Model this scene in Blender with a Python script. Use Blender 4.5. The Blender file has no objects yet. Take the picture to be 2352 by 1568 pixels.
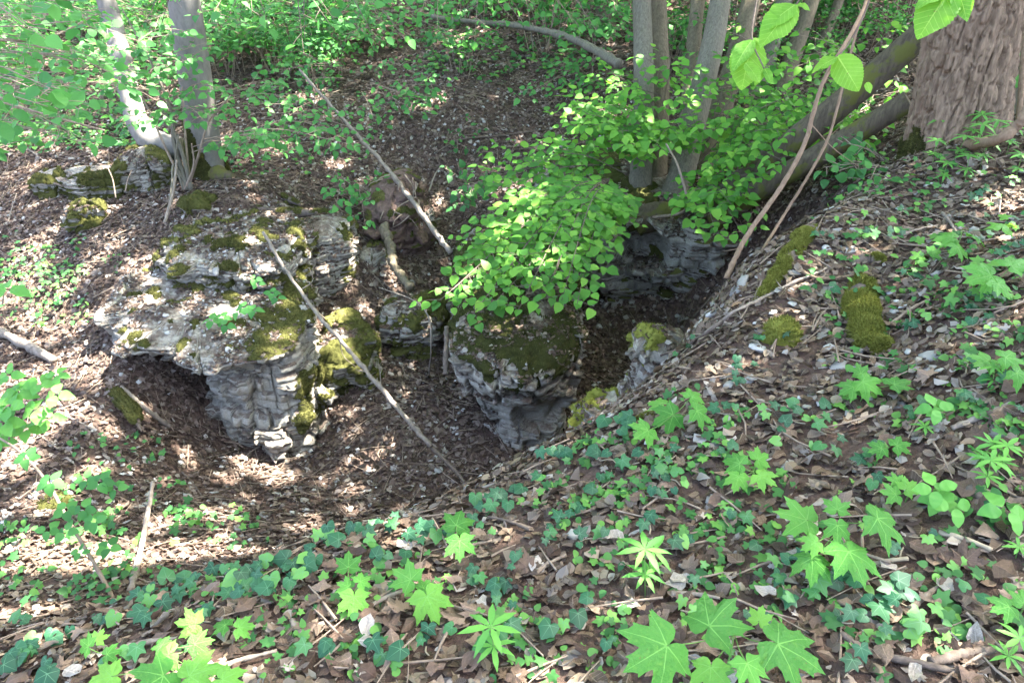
import bpy, math, random
import numpy as np
from mathutils import Matrix, Vector

# ------------------------------------------------------------------ camera, sky, sun, exposure
SC = bpy.context.scene
COL = SC.collection
W0, H0, FPX = 2352.0, 1568.0, 1699.0           # photo frame used for measuring
PITCH = math.radians(30.0)
CAM = np.array([0.0, 0.0, 1.6])
cam_d = bpy.data.cameras.new('camera')
cam_d.sensor_width = 36.0
cam_d.lens = 36.0 * FPX / W0
cam_d.clip_start = 0.02
cam_d.clip_end = 600
cam = bpy.data.objects.new('camera', cam_d)
COL.objects.link(cam)
cam.location = CAM
cam.rotation_euler = (math.pi / 2 - PITCH, 0, 0)
SC.camera = cam

SUN_AZ, SUN_EL = math.radians(68.0), math.radians(60.0)      # azimuth from +Y towards +X
SDIR = np.array([math.sin(SUN_AZ) * math.cos(SUN_EL), math.cos(SUN_AZ) * math.cos(SUN_EL), math.sin(SUN_EL)])
world = bpy.data.worlds.new('World')
SC.world = world
world.use_nodes = True
wn = world.node_tree
wn.nodes.clear()
sky = wn.nodes.new('ShaderNodeTexSky')
sky.sky_type = 'NISHITA'
sky.sun_disc = False
sky.sun_elevation = SUN_EL
sky.sun_rotation = SUN_AZ
sky.air_density = 0.6
sky.dust_density = 3.5
sky.ozone_density = 0.3
bg = wn.nodes.new('ShaderNodeBackground')
bg.inputs['Strength'].default_value = 0.15
wo = wn.nodes.new('ShaderNodeOutputWorld')
wn.links.new(sky.outputs[0], bg.inputs[0])
wn.links.new(bg.outputs[0], wo.inputs[0])
sun_d = bpy.data.lights.new('sun', 'SUN')
sun_d.energy = 4.6
sun_d.angle = math.radians(0.53)
sun_d.color = (1.0, 0.955, 0.9)
sun = bpy.data.objects.new('sun', sun_d)
COL.objects.link(sun)
sun.rotation_euler = Vector(SDIR).to_track_quat('Z', 'Y').to_euler()
vs = SC.view_settings
vs.view_transform = 'Standard'
vs.look = 'None'
vs.gamma = 1.0
vs.use_curve_mapping = False
vs.exposure = 3.92
cy = SC.cycles
cy.max_bounces = 7
cy.diffuse_bounces = 4
cy.glossy_bounces = 2
cy.transmission_bounces = 4
cy.transparent_max_bounces = 4
cy.use_denoising = True
cy.sample_clamp_indirect = 6.0
cy.caustics_reflective = False
cy.caustics_refractive = False

# ------------------------------------------------------------------ measuring helpers
CP, SP = math.cos(PITCH), math.sin(PITCH)
def ray(px, py):
    u = (np.asarray(px, float) - W0 / 2) / FPX
    v = (H0 / 2 - np.asarray(py, float)) / FPX
    return np.stack([u, CP + v * SP, -SP + v * CP], -1)
def P(px, py, t):
    return CAM + ray(px, py) * t
def project(p):
    d = np.asarray(p, float) - CAM
    t = d[..., 1] * CP - d[..., 2] * SP
    ts = np.where(np.abs(t) < 1e-6, 1e-6, t)
    up = d[..., 1] * SP + d[..., 2] * CP
    return W0 / 2 + FPX * d[..., 0] / ts, H0 / 2 - FPX * up / ts, t

# ------------------------------------------------------------------ noise
def _hash(ix, iy, iz, seed):
    h = (ix.astype(np.int64) * 374761393 + iy.astype(np.int64) * 668265263 + iz.astype(np.int64) * 2147483647 + seed * 1274126177) & 0xFFFFFFFF
    h = ((h ^ (h >> 13)) * 1274126177) & 0xFFFFFFFF
    h = ((h ^ (h >> 15)) * 2246822519) & 0xFFFFFFFF
    h = h ^ (h >> 16)
    return (h & 0xFFFFFF) / float(0xFFFFFF) * 2 - 1
def vnoise(p, seed=0):
    p = np.asarray(p, float)
    i = np.floor(p).astype(np.int64)
    f = p - i
    f = f * f * (3 - 2 * f)
    out = 0
    for dx in (0, 1):
        wx = f[..., 0] if dx else 1 - f[..., 0]
        for dy in (0, 1):
            wy = f[..., 1] if dy else 1 - f[..., 1]
            for dz in (0, 1):
                wz = f[..., 2] if dz else 1 - f[..., 2]
                out = out + wx * wy * wz * _hash(i[..., 0] + dx, i[..., 1] + dy, i[..., 2] + dz, seed)
    return out
def fbm(p, octv=3, seed=0, gain=0.5):
    a, s, o = 1.0, 0.0, 0.0
    p = np.asarray(p, float)
    for k in range(octv):
        o = o + a * vnoise(p * (2.03 ** k) + 11.3 * k, seed + k)
        s += a
        a *= gain
    return o / s
def sstep(a, b, x):
    t = np.clip((x - a) / (b - a), 0, 1)
    return t * t * (3 - 2 * t)

# ------------------------------------------------------------------ mesh and object helpers
def mesh_np(name, V, faces, mat=None, smooth=False, uv=None):
    """faces: list of (n,k) int arrays."""
    V = np.ascontiguousarray(V, dtype=np.float32)
    faces = [np.asarray(f, np.int32) for f in faces if len(f)]
    me = bpy.data.meshes.new(name)
    me.vertices.add(len(V))
    me.vertices.foreach_set('co', V.ravel())
    nl = sum(f.size for f in faces)
    npol = sum(len(f) for f in faces)
    me.loops.add(nl)
    idx = np.concatenate([f.ravel() for f in faces])
    me.loops.foreach_set('vertex_index', idx)
    me.polygons.add(npol)
    tot = np.concatenate([np.full(len(f), f.shape[1], np.int32) for f in faces])
    st = np.concatenate([[0], np.cumsum(tot)[:-1]]).astype(np.int32)
    me.polygons.foreach_set('loop_start', st)
    me.polygons.foreach_set('loop_total', tot)
    if smooth:
        me.polygons.foreach_set('use_smooth', np.ones(npol, bool))
    if uv is not None:
        l = me.uv_layers.new(name='UVMap')
        l.data.foreach_set('uv', np.ascontiguousarray(uv[idx], dtype=np.float32).ravel())
    me.update(calc_edges=True)
    if mat is not None:
        me.materials.append(mat)
    return me
def link(name, data, parent=None, loc=None):
    o = bpy.data.objects.new(name, data)
    COL.objects.link(o)
    if parent is not None:
        o.parent = parent
    if loc is not None:
        o.location = loc
    return o
def thing(name, label, cat, loc=(0, 0, 0), group=None):
    o = link(name, None, None, [float(c) for c in loc])
    o.empty_display_size = 0.1
    tag(o, label, cat, group, 'thing')
    return o
def tag(o, label=None, cat=None, group=None, kind=None):
    if label: o['label'] = label
    if cat: o['category'] = cat
    if group: o['group'] = group
    if kind: o['kind'] = kind
    return o
def part(name, V, faces, mat, parent, smooth=False, uv=None, kind=None):
    """a mesh part given in world coordinates, hung under its thing"""
    org = np.array(parent.location)
    pp = parent.parent
    while pp is not None:
        org = org + np.array(pp.location)
        pp = pp.parent
    o = link(name, mesh_np(name, np.asarray(V) - org, faces, mat, smooth, uv), parent)
    if kind: o['kind'] = kind
    return o
def solo(name, V, faces, mat, label, cat, group=None, smooth=False, uv=None, org=None):
    V = np.asarray(V)
    if org is None:
        org = np.array([V[:, 0].mean(), V[:, 1].mean(), V[:, 2].min()])
    o = link(name, mesh_np(name, V - org, faces, mat, smooth, uv), None, [float(c) for c in org])
    return tag(o, label, cat, group, 'thing')
class Acc:
    def __init__(self):
        self.V, self.F, self.U, self.n = [], {}, [], 0
    def add(self, V, faces, uv=None):
        V = np.asarray(V, float)
        for f in faces:
            f = np.asarray(f)
            if len(f):
                self.F.setdefault(f.shape[1], []).append(f + self.n)
        self.V.append(V)
        self.U.append(np.zeros((len(V), 2)) if uv is None else uv)
        self.n += len(V)
    def get(self):
        return np.concatenate(self.V), [np.concatenate(v) for v in self.F.values()]
    def uv(self):
        return np.concatenate(self.U)

def norm(v):
    v = np.asarray(v, float)
    return v / np.maximum(np.linalg.norm(v, axis=-1, keepdims=True), 1e-9)
def frames(d, n, size):
    """(N,3) directions and normals -> (N,3,3) matrices with columns dir, side, normal times size"""
    n = norm(n)
    d = d - (d * n).sum(-1, keepdims=True) * n
    d = norm(d)
    s = np.cross(n, d)
    M = np.stack([d, s, n], -1)
    return M * np.asarray(size, float).reshape(-1, 1, 1)
def instance(tmpl, pos, M):
    """copies of a template (V, faces, uv) -> V, faces, uv"""
    TV, TF, TU = tmpl
    N, k = len(pos), len(TV)
    V = (np.einsum('nij,kj->nki', M, TV) + pos[:, None, :]).reshape(-1, 3)
    F = [(np.asarray(f)[None] + (np.arange(N) * k)[:, None, None]).reshape(-1, np.asarray(f).shape[1]) for f in TF]
    U = np.tile(TU, (N, 1))
    return V, F, U
def smooth_path(pts, n):
    pts = np.asarray(pts, float)
    if len(pts) == 2:
        return pts[0] + (pts[1] - pts[0]) * np.linspace(0, 1, n)[:, None]
    q = np.vstack([2 * pts[0] - pts[1], pts, 2 * pts[-1] - pts[-2]])
    out = []
    seg = len(pts) - 1
    for s in np.linspace(0, seg, n):
        i = min(int(s), seg - 1)
        f = s - i
        p0, p1, p2, p3 = q[i], q[i + 1], q[i + 2], q[i + 3]
        out.append(.5 * (2 * p1 + (p2 - p0) * f + (2 * p0 - 5 * p1 + 4 * p2 - p3) * f * f + (3 * p1 - p0 - 3 * p2 + p3) * f ** 3))
    return np.array(out)
def tube(path, rad, k=8, disp=None, cap=True):
    """tube around a path; disp(pos, theta, s) gives extra radius"""
    path = np.asarray(path, float)
    n = len(path)
    rad = np.broadcast_to(np.asarray(rad, float), (n,)) if np.ndim(rad) < 2 else rad
    tg = norm(np.gradient(path, axis=0))
    a = np.array([1.0, 0, 0]) if abs(tg[0, 0]) < .8 else np.array([0, 1.0, 0])
    e1 = norm(np.cross(tg[0], a))
    E1 = [e1]
    for i in range(1, n):
        e = E1[-1] - tg[i] * np.dot(E1[-1], tg[i])
        E1.append(norm(e))
    E1 = np.array(E1)
    E2 = np.cross(tg, E1)
    th = np.linspace(0, 2 * math.pi, k, endpoint=False)
    dirs = E1[:, None] * np.cos(th)[None, :, None] + E2[:, None] * np.sin(th)[None, :, None]
    R = np.repeat(rad[:, None], k, 1)
    if disp is not None:
        R = R + disp(path[:, None] + dirs * R[..., None], th[None, :], np.linspace(0, 1, n)[:, None])
    V = (path[:, None] + dirs * R[..., None]).reshape(-1, 3)
    i = np.arange(n - 1)[:, None] * k
    j = np.arange(k)[None]
    F = np.stack([i + j, i + (j + 1) % k, i + k + (j + 1) % k, i + k + j], -1).reshape(-1, 4)
    faces = [F]
    if cap:
        V = np.vstack([V, path[0], path[-1]])
        jj = np.arange(k)
        c0 = np.stack([np.full(k, n * k), (jj + 1) % k, jj], -1)
        c1 = np.stack([np.full(k, n * k + 1), (n - 1) * k + jj, (n - 1) * k + (jj + 1) % k], -1)
        faces.append(np.vstack([c0, c1]))
    return V, faces

# ------------------------------------------------------------------ materials
class NT:
    def __init__(self, name):
        self.m = bpy.data.materials.new(name)
        self.m.use_nodes = True
        self.t = self.m.node_tree
        self.t.nodes.clear()
        self.out = self.t.nodes.new('ShaderNodeOutputMaterial')
    def n(self, typ, **kw):
        nd = self.t.nodes.new(typ)
        for k, v in kw.items():
            setattr(nd, k, v)
        return nd
    def l(self, a, b):
        self.t.links.new(a, b)
    def val(self, sock, v):
        if hasattr(v, 'is_linked'):
            self.l(v, sock)
        else:
            sock.default_value = v
    def math(self, op, a, b=None, c=None):
        nd = self.n('ShaderNodeMath', operation=op)
        for i, x in enumerate((a, b, c)):
            if x is not None:
                self.val(nd.inputs[i], x)
        return nd.outputs[0]
    def ramp(self, fac, stops, interp='LINEAR'):
        nd = self.n('ShaderNodeValToRGB')
        cr = nd.color_ramp
        cr.interpolation = interp
        while len(cr.elements) < len(stops):
            cr.elements.new(0.5)
        for e, (p, c) in zip(cr.elements, stops):
            e.position = p
            e.color = (*c, 1) if len(c) == 3 else c
        self.l(fac, nd.inputs[0])
        return nd.outputs[0]
    def noise(self, vec, scale, detail=4, rough=.55, dist=0.0):
        nd = self.n('ShaderNodeTexNoise')
        nd.inputs['Scale'].default_value = scale
        nd.inputs['Detail'].default_value = detail
        nd.inputs['Roughness'].default_value = rough
        nd.inputs['Distortion'].default_value = dist
        self.l(vec, nd.inputs['Vector'])
        return nd.outputs['Fac']
    def mix(self, fac, a, b, blend='MIX'):
        nd = self.n('ShaderNodeMix', data_type='RGBA', blend_type=blend)
        self.val(nd.inputs[0], fac)
        self.val(nd.inputs[6], a if hasattr(a, 'is_linked') else (*a, 1))
        self.val(nd.inputs[7], b if hasattr(b, 'is_linked') else (*b, 1))
        return nd.outputs[2]
    def geo(self):
        return self.n('ShaderNodeNewGeometry')
    def pos(self, scale=(1, 1, 1)):
        g = self.n('ShaderNodeTexCoord')
        mp = self.n('ShaderNodeMapping')
        mp.inputs['Scale'].default_value = scale
        self.l(g.outputs['Object'], mp.inputs['Vector'])
        return mp.outputs[0]
    def bump(self, h, strength=.5, dist=.02):
        b = self.n('ShaderNodeBump')
        b.inputs['Strength'].default_value = strength
        b.inputs['Distance'].default_value = dist
        self.l(h, b.inputs['Height'])
        return b.outputs[0]
    def principled(self, color, rough=.8, normal=None, spec=.3):
        p = self.n('ShaderNodeBsdfPrincipled')
        self.val(p.inputs['Base Color'], color if hasattr(color, 'is_linked') else (*color, 1))
        self.val(p.inputs['Roughness'], rough)
        p.inputs['Specular IOR Level'].default_value = spec
        if normal is not None:
            self.l(normal, p.inputs['Normal'])
        return p.outputs[0]
    def done(self, shader):
        self.l(shader, self.out.inputs[0])
        return self.m
def island_random(t):
    g = t.geo()
    oi = t.n('ShaderNodeObjectInfo')
    return t.math('FRACT', t.math('ADD', g.outputs['Random Per Island'], oi.outputs['Random']))
def leaf_mat(name, stops, trans=.45, rough=.55, spec=.25, veins=None, vein_col=(.3, .42, .2), tcol=1.5, vein_w=.012, pinnate=0, relief=0.0, mott=((.16, .34, .05), (.16, .13, .04))):
    """stops: ramp of leaf colours picked per leaf; the leaf also lets light through"""
    t = NT(name)
    r = island_random(t)
    col = t.ramp(r, stops)
    tc = t.n('ShaderNodeTexCoord')
    nz = t.noise(t.pos(), 18, 3)
    col = t.mix(t.math('MULTIPLY', nz, .35), col, t.mix(.6, col, (.02, .03, .01)))
    if veins or pinnate:
        sx = t.n('ShaderNodeSeparateXYZ')
        t.l(tc.outputs['UV'], sx.inputs[0])
        x = t.math('SUBTRACT', sx.outputs[0], .5)
        y = t.math('SUBTRACT', sx.outputs[1], .5)
        m = None
        for ang, length in (veins or [(0, .5)]):
            ca, sa = math.cos(math.radians(ang)), math.sin(math.radians(ang))
            al = t.math('ADD', t.math('MULTIPLY', x, ca), t.math('MULTIPLY', y, sa))
            ac = t.math('ABSOLUTE', t.math('SUBTRACT', t.math('MULTIPLY', y, ca), t.math('MULTIPLY', x, sa)))
            w = t.math('SUBTRACT', vein_w, t.math('MULTIPLY', al, vein_w / max(length, .1) * .9))
            on = t.math('MULTIPLY', t.math('LESS_THAN', ac, w), t.math('GREATER_THAN', al, 0.0))
            m = on if m is None else t.math('MAXIMUM', m, on)
        col = t.mix(t.math('MULTIPLY', m, .75), col, vein_col)
    if pinnate:
        x2, y2 = t.math('MULTIPLY', x, 2.0), t.math('ABSOLUTE', t.math('MULTIPLY', y, 2.0))
        fr = t.math('FRACT', t.math('MULTIPLY', t.math('SUBTRACT', x2, t.math('MULTIPLY', y2, .75)), pinnate))
        pv = t.math('LESS_THAN', fr, .11)
        col = t.mix(t.math('MULTIPLY', pv, .45), col, vein_col)
    nrm_ = None
    if relief:
        hgt_ = t.noise(t.pos(), 5.0, 5, .7)
        if pinnate: hgt_ = t.math('ADD', hgt_, t.math('MULTIPLY', fr, .6))
        nrm_ = t.bump(hgt_, relief, .08)
        col = t.mix(t.math('MULTIPLY', t.ramp(t.noise(t.pos(), 7, 4, .7), [(.52, (0, 0, 0)), (.72, (1, 1, 1))]), .45), col, mott[0])
        col = t.mix(t.ramp(t.noise(t.pos(), 11, 3, .6), [(.70, (0, 0, 0)), (.73, (1, 1, 1))]), col, mott[1])
    p = t.principled(col, rough, nrm_, spec)
    tr = t.n('ShaderNodeBsdfTranslucent')
    hs = t.n('ShaderNodeHueSaturation')
    hs.inputs['Hue'].default_value = .485
    hs.inputs['Saturation'].default_value = 1.08
    hs.inputs['Value'].default_value = tcol
    t.l(col, hs.inputs['Color'])
    t.l(hs.outputs[0], tr.inputs['Color'])
    mx = t.n('ShaderNodeMixShader')
    mx.inputs[0].default_value = trans
    t.l(p, mx.inputs[1])
    t.l(tr.outputs[0], mx.inputs[2])
    return t.done(mx.outputs[0])

M = {}
M['lime'] = leaf_mat('lime_leaf', [(0, (.05, .165, .025)), (.4, (.09, .265, .034)), (.8, (.145, .36, .045)), (1, (.22, .44, .06))])
M['hazel'] = leaf_mat('hazel_leaf', [(0, (.045, .17, .042)), (.5, (.07, .24, .055)), (1, (.115, .33, .075))])
M['under'] = leaf_mat('undergrowth_leaf', [(0, (.03, .11, .03)), (.5, (.055, .185, .045)), (1, (.1, .29, .06))])
M['canopy'] = leaf_mat('canopy_leaf', [(0, (.09, .2, .05)), (1, (.15, .3, .08))], trans=.55, tcol=1.8)
M['maple'] = leaf_mat('maple_leaf', [(0, (.06, .23, .03)), (.4, (.085, .29, .04)), (.75, (.12, .36, .05)), (1, (.18, .43, .06))], trans=.38, rough=.45, spec=.4, relief=.5,
                      veins=[(0, .5), (48, .45), (-48, .45), (100, .35), (-100, .35)], vein_col=(.17, .4, .08), vein_w=.009)
M['ivy'] = leaf_mat('ivy_leaf', [(0, (.012, .065, .028)), (.6, (.022, .10, .04)), (.85, (.05, .17, .045)), (1, (.13, .31, .06))], trans=.2, rough=.5, spec=.3,
                    veins=[(0, .5), (55, .42), (-55, .42), (112, .35), (-112, .35)], vein_col=(.09, .2, .1), vein_w=.009)
M['herb'] = leaf_mat('herb_leaf', [(0, (.03, .11, .03)), (.5, (.06, .19, .045)), (1, (.15, .34, .06))], trans=.35)
M['woodruff'] = leaf_mat('woodruff_leaf', [(0, (.08, .26, .05)), (1, (.14, .36, .06))], trans=.35)
M['beech'] = leaf_mat('beech_leaf', [(0, (.11, .31, .035)), (1, (.2, .42, .05))], trans=.5, pinnate=9, relief=.35,
                      veins=[(0, .5)], vein_col=(.3, .5, .1), vein_w=.01)
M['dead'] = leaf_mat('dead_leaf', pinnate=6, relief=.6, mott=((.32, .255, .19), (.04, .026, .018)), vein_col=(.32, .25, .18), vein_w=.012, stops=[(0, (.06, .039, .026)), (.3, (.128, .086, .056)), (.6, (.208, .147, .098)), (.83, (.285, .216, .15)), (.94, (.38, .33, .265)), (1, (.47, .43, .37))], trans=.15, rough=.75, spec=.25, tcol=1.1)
M['dead_dark'] = leaf_mat('dead_leaf_damp', pinnate=6, relief=.6, mott=((.3, .23, .16), (.035, .022, .015)), vein_col=(.3, .22, .15), vein_w=.012, stops=[(0, (.045, .028, .022)), (.4, (.1, .064, .049)), (.75, (.17, .117, .09)), (.92, (.28, .22, .175)), (1, (.48, .44, .38))], trans=.15, rough=.75, spec=.25, tcol=1.1)  # darker browns for litter beyond the near slope and on rock tops

def soil_mat():
    t = NT('forest_soil')
    v = t.pos()
    a = t.noise(v, 2.2, 5, .6)
    b = t.noise(v, 38, 4, .7)
    col = t.ramp(b, [(.28, (.028, .018, .014)), (.5, (.075, .05, .038)), (.7, (.14, .1, .075)), (.82, (.25, .2, .16))])
    col = t.mix(t.math('MULTIPLY', a, .5), col, (.1, .062, .045))
    return t.done(t.principled(col, .95, t.bump(b, .8, .03), .15))
M['soil'] = soil_mat()
def path_mat():
    t = NT('bare_earth')
    v = t.pos()
    b = t.noise(v, 16, 5, .7)
    col = t.ramp(b, [(.3, (.12, .085, .065)), (.7, (.2, .15, .12))])
    return t.done(t.principled(col, .95, t.bump(b, .4, .02), .15))
def rock_mat(name, base=(.43, .395, .315), dark=.48, tan=.3, soil=.9):
    t = NT(name)
    v = t.pos()
    a = t.noise(v, 2.0, 5, .6)
    s = t.noise(t.pos((1.3, 1.3, 9)), 7, 6, .7, .6)
    s2 = t.noise(t.pos((3, 3, 22)), 9, 4, .7, .3)
    f = t.noise(v, 55, 5, .75)
    d = tuple(c * dark for c in base)
    col = t.ramp(s, [(.25, d), (.5, base), (.75, tuple(min(1, c * 1.35) for c in base))])
    col = t.mix(t.math('MULTIPLY', t.ramp(s2, [(.4, (1, 1, 1)), (.56, (0, 0, 0))]), .55), col, (.14, .135, .115))
    col = t.mix(t.math('MULTIPLY', t.ramp(a, [(.42, (0, 0, 0)), (.65, (1, 1, 1))]), tan), col, (.29, .255, .19))
    col = t.mix(t.math('MULTIPLY', t.ramp(t.noise(v, 5, 5, .65), [(.5, (0, 0, 0)), (.62, (1, 1, 1))]), .6), col, (.13, .135, .115))
    col = t.mix(t.math('MULTIPLY', t.ramp(t.noise(v, 14, 4, .6), [(.58, (0, 0, 0)), (.66, (1, 1, 1))]), .5), col, (.47, .48, .47))
    col = t.mix(.45, col, t.ramp(f, [(.3, d), (.7, tuple(min(1, c * 1.35) for c in base))]))
    if soil:
        g = t.geo()
        sx = t.n('ShaderNodeSeparateXYZ'); t.l(g.outputs['True Normal'], sx.inputs[0])
        k = t.math('MULTIPLY', t.ramp(sx.outputs[2], [(.55, (0, 0, 0)), (.8, (1, 1, 1))]), t.ramp(t.noise(v, 9, 5, .7), [(.44, (1, 1, 1)), (.66, (0, 0, 0))]))
        col = t.mix(t.math('MULTIPLY', k, soil), col, t.ramp(f, [(.3, (.05, .034, .026)), (.7, (.16, .115, .085))]))
    h = t.math('ADD', t.math('ADD', t.math('MULTIPLY', s, .6), t.math('MULTIPLY', s2, .5)), t.math('MULTIPLY', f, .7))
    return t.done(t.principled(col, .9, t.bump(h, .9, .035), .2))
M['rock'] = rock_mat('grey_limestone')
M['rock_dark'] = rock_mat('blue_grey_limestone', (.43, .4, .33), .45, .25)
M['chip'] = None
def chip_mat():
    t = NT('limestone_chip')
    r = island_random(t)
    v = t.pos()
    col = t.ramp(r, [(0, (.2, .19, .165)), (.5, (.33, .32, .285)), (1, (.5, .49, .445))])
    n = t.noise(v, 30, 4, .6)
    col = t.mix(t.math('MULTIPLY', n, .6), col, (.17, .15, .12))
    return t.done(t.principled(col, .9, t.bump(n, .5, .01), .2))
M['chip'] = chip_mat()
def moss_mat(name, a, b, c):
    t = NT(name)
    g = t.geo()
    v = t.pos()
    n = t.noise(v, 9, 4, .6)
    r = t.math('MULTIPLY_ADD', g.outputs['Random Per Island'], .55, t.math('MULTIPLY', n, .55))
    col = t.ramp(r, [(.2, a), (.5, b), (.85, c)])
    f = t.noise(v, 160, 3, .7)
    p = t.principled(col, .95, t.bump(f, 1.0, .015), .1)
    tr = t.n('ShaderNodeBsdfTranslucent')
    t.l(col, tr.inputs[0])
    mx = t.n('ShaderNodeMixShader')
    mx.inputs[0].default_value = .2
    t.l(p, mx.inputs[1]); t.l(tr.outputs[0], mx.inputs[2])
    return t.done(mx.outputs[0])
M['moss'] = moss_mat('olive_moss', (.035, .036, .011), (.085, .086, .024), (.165, .16, .05))
M['moss_dark'] = moss_mat('dark_moss', (.032, .034, .011), (.075, .077, .022), (.15, .148, .045))
M['moss_bright'] = moss_mat('bright_moss', (.09, .1, .016), (.2, .21, .036), (.34, .35, .085))
def bark_mat(name, a, b, zs=.25, sc=22, bump=.6, moss=0.0, dist=.02):
    t = NT(name)
    v = t.pos((1, 1, zs))
    n = t.noise(v, sc, 5, .65, .3)
    n2 = t.noise(t.pos(), 3.5, 4, .6)
    col = t.ramp(n, [(.3, a), (.68, b)])
    col = t.mix(t.math('MULTIPLY', n2, .5), col, tuple(x * .55 for x in b))
    if moss:
        mk = t.ramp(t.noise(t.pos(), 4, 5, .65), [(.55 - moss * .3, (0, 0, 0)), (.62 - moss * .3, (1, 1, 1))])
        col = t.mix(mk, col, (.085, .085, .02))
    return t.done(t.principled(col, .9, t.bump(n, bump, dist), .2))
M['bark_rough'] = bark_mat('furrowed_bark', (.07, .045, .028), (.3, .215, .14), .2, 50, .9, 0, .025)
M['bark_grey'] = bark_mat('smooth_grey_bark', (.11, .1, .085), (.2, .185, .16), .5, 14, .3)
M['bark_brown'] = bark_mat('brown_bark', (.07, .055, .035), (.17, .14, .09), .16, 40, .5)
M['bark_lime'] = bark_mat('lime_bark', (.08, .07, .05), (.19, .17, .125), .12, 60, .5)
M['bark_mossy'] = bark_mat('mossy_dark_bark', (.04, .03, .02), (.12, .095, .06), .16, 30, .5, .12)
M['deadwood'] = bark_mat('bleached_wood', (.1, .078, .058), (.28, .235, .185), .3, 30, .5)
M['deadwood_dark'] = bark_mat('damp_wood', (.055, .04, .03), (.16, .125, .095), .3, 40, .4)
M['twig'] = bark_mat('twig_bark', (.14, .1, .07), (.3, .235, .17), .4, 40, .3)
M['vine'] = bark_mat('tan_vine_bark', (.13, .085, .05), (.26, .18, .115), .3, 60, .4)
M['stem_green'] = bark_mat('green_stem', (.1, .2, .05), (.16, .28, .07), .4, 20, .1)
M['stem_red'] = bark_mat('pale_runner', (.2, .16, .1), (.34, .29, .2), .4, 40, .2)
M['earth'] = bark_mat('root_earth', (.055, .034, .026), (.19, .125, .095), .8, 14, 1.0, 0, .05)
# ------------------------------------------------------------------ terrain: a wooded gully with a pit
CTRL_PX = [  # measured points: frame x, frame y, depth along the view axis
 (0,1568,2.24),(1176,1568,1.89),(2352,1568,1.72),(2352,1300,1.97),(1176,1300,2.385),(600,1310,2.85),(0,1500,2.5),(300,1420,2.65),
 (950,1185,2.95),(1150,1085,3.2),(1400,945,3.5),(1640,665,3.95),(1800,545,4.4),(2000,405,4.8),(1700,1100,2.57),(2000,900,2.83),
 (2352,900,2.41),(2000,740,3.25),(2352,600,3.08),(2200,330,4.5),(2352,330,4.3),(2050,480,4.2),(1500,1200,2.45),(1850,650,3.65),
 (0,1400,4.0),(230,1370,4.2),(300,1250,4.9),(600,1200,5.6),(900,1150,6.3),(1080,1085,6.6),(300,1000,6.2),(0,1000,6.0),(150,800,7.0),
 (0,600,8.0),(150,620,7.7),(200,400,9.0),(480,390,9.0),(430,470,8.1),(640,1050,6.84),(330,815,6.75),(250,775,6.95),(405,865,6.88),(455,940,6.95),(780,800,7.6),(850,700,8.2),
 (900,900,7.2),(1010,850,7.6),(1000,600,9.0),(1020,400,9.7),(950,330,9.9),(700,430,9.0),(1380,880,7.6),(1430,700,8.6),
 (1500,440,8.9),(1300,300,10.2),(1700,440,8.2),(1900,440,7.5),(1990,300,8.5),(1400,80,12.0),(1800,40,12.0),(600,200,10.9),
 (250,250,10.6),(100,50,14.0),(1100,250,10.2),(1150,100,11.7),(1050,50,12.8),(1180,400,9.6),(700,620,8.3),(0,200,11.3),(800,150,11.5),(1500,150,10.8)]
CTRL_W = [  # hidden ground
 (0,0,0),(0,-2,.25),(3,0,.5),(-1.6,0.3,-.35),(-3,-2,-.3),(3,-3,.6),(2,1.2,.2),(-3.4,1.2,-1.3),(-5,2,-1.7),(-6,4.2,-1.7),(-7.5,7.5,-1.5),
 (-.9,3.1,-1.55),(-.2,3.35,-1.6),(-1.5,2.75,-1.5),(.75,3.75,-1.55),(0,4.1,-2.5),(1.35,4.5,-1.4),(1.3,5.2,-2.4),(2.0,5.2,-1.6),(2.4,5.9,-1.9),(2.95,5.6,-.55),(-2.0,2.5,-1.45),
 (.4,5.2,-2.75),(1.0,4.9,-2.6),(.9,5.6,-2.65),(3.6,6.0,-.2),(4.8,6.5,.3),(5.5,3.5,.9),(8,6,1.2),(9,0,1.4),(7,10,.2),(5.2,10,-.2),
 (1.5,9.6,-1.15),(-4.8,9.2,-1.1),(0,20,.9),(5,19,1.6),(-9,17,.7),(10,16,2.0),(-14,10,-1),(-18,20,1.0),(0,28,2.0),(14,28,3.5),(-14,30,1.2),
 (1.5,7.35,-2.5),(2.1,7.1,-2.45),(.9,7.3,-2.5),(2.5,6.6,-2.2),(1.9,6.1,-2.45),(1.6,9.4,-1.12),(2.5,8.9,-1.1),(3.0,7.7,-.95),(.6,9.2,-1.32),(-.1,8.7,-1.5),(-.4,9.4,-1.45),(-2.8,7.75,-1.16),(-3.55,7.25,-1.28),(-3.85,6.75,-1.52),(-2.2,8.3,-1.36),(-1.6,8.5,-1.55),(-1.9,7.6,-1.75),
 (0,50,6),(40,50,9),(-40,50,6),(40,0,6),(-40,0,1.5),(0,-40,3),(40,-40,5),(-40,-40,2),(0,120,16),(120,120,20),(-120,120,16),(120,-100,10),(-120,-100,6),(0,-120,8),(120,0,12),(-120,0,7)]
ctrl = np.array([P(*c) for c in CTRL_PX] + [np.array(c, float) for c in CTRL_W])
C2 = 0.35
def _phi(a, b):
    return np.sqrt(((a[:, None, :] - b[None]) ** 2).sum(-1) + C2)
A = _phi(ctrl[:, :2], ctrl[:, :2])
nC = len(ctrl)
Q = np.hstack([np.ones((nC, 1)), ctrl[:, :2]])
big = np.block([[A + 0.012 * -np.eye(nC), Q], [Q.T, np.zeros((3, 3))]])
sol = np.linalg.solve(big, np.concatenate([ctrl[:, 2], np.zeros(3)]))
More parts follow.
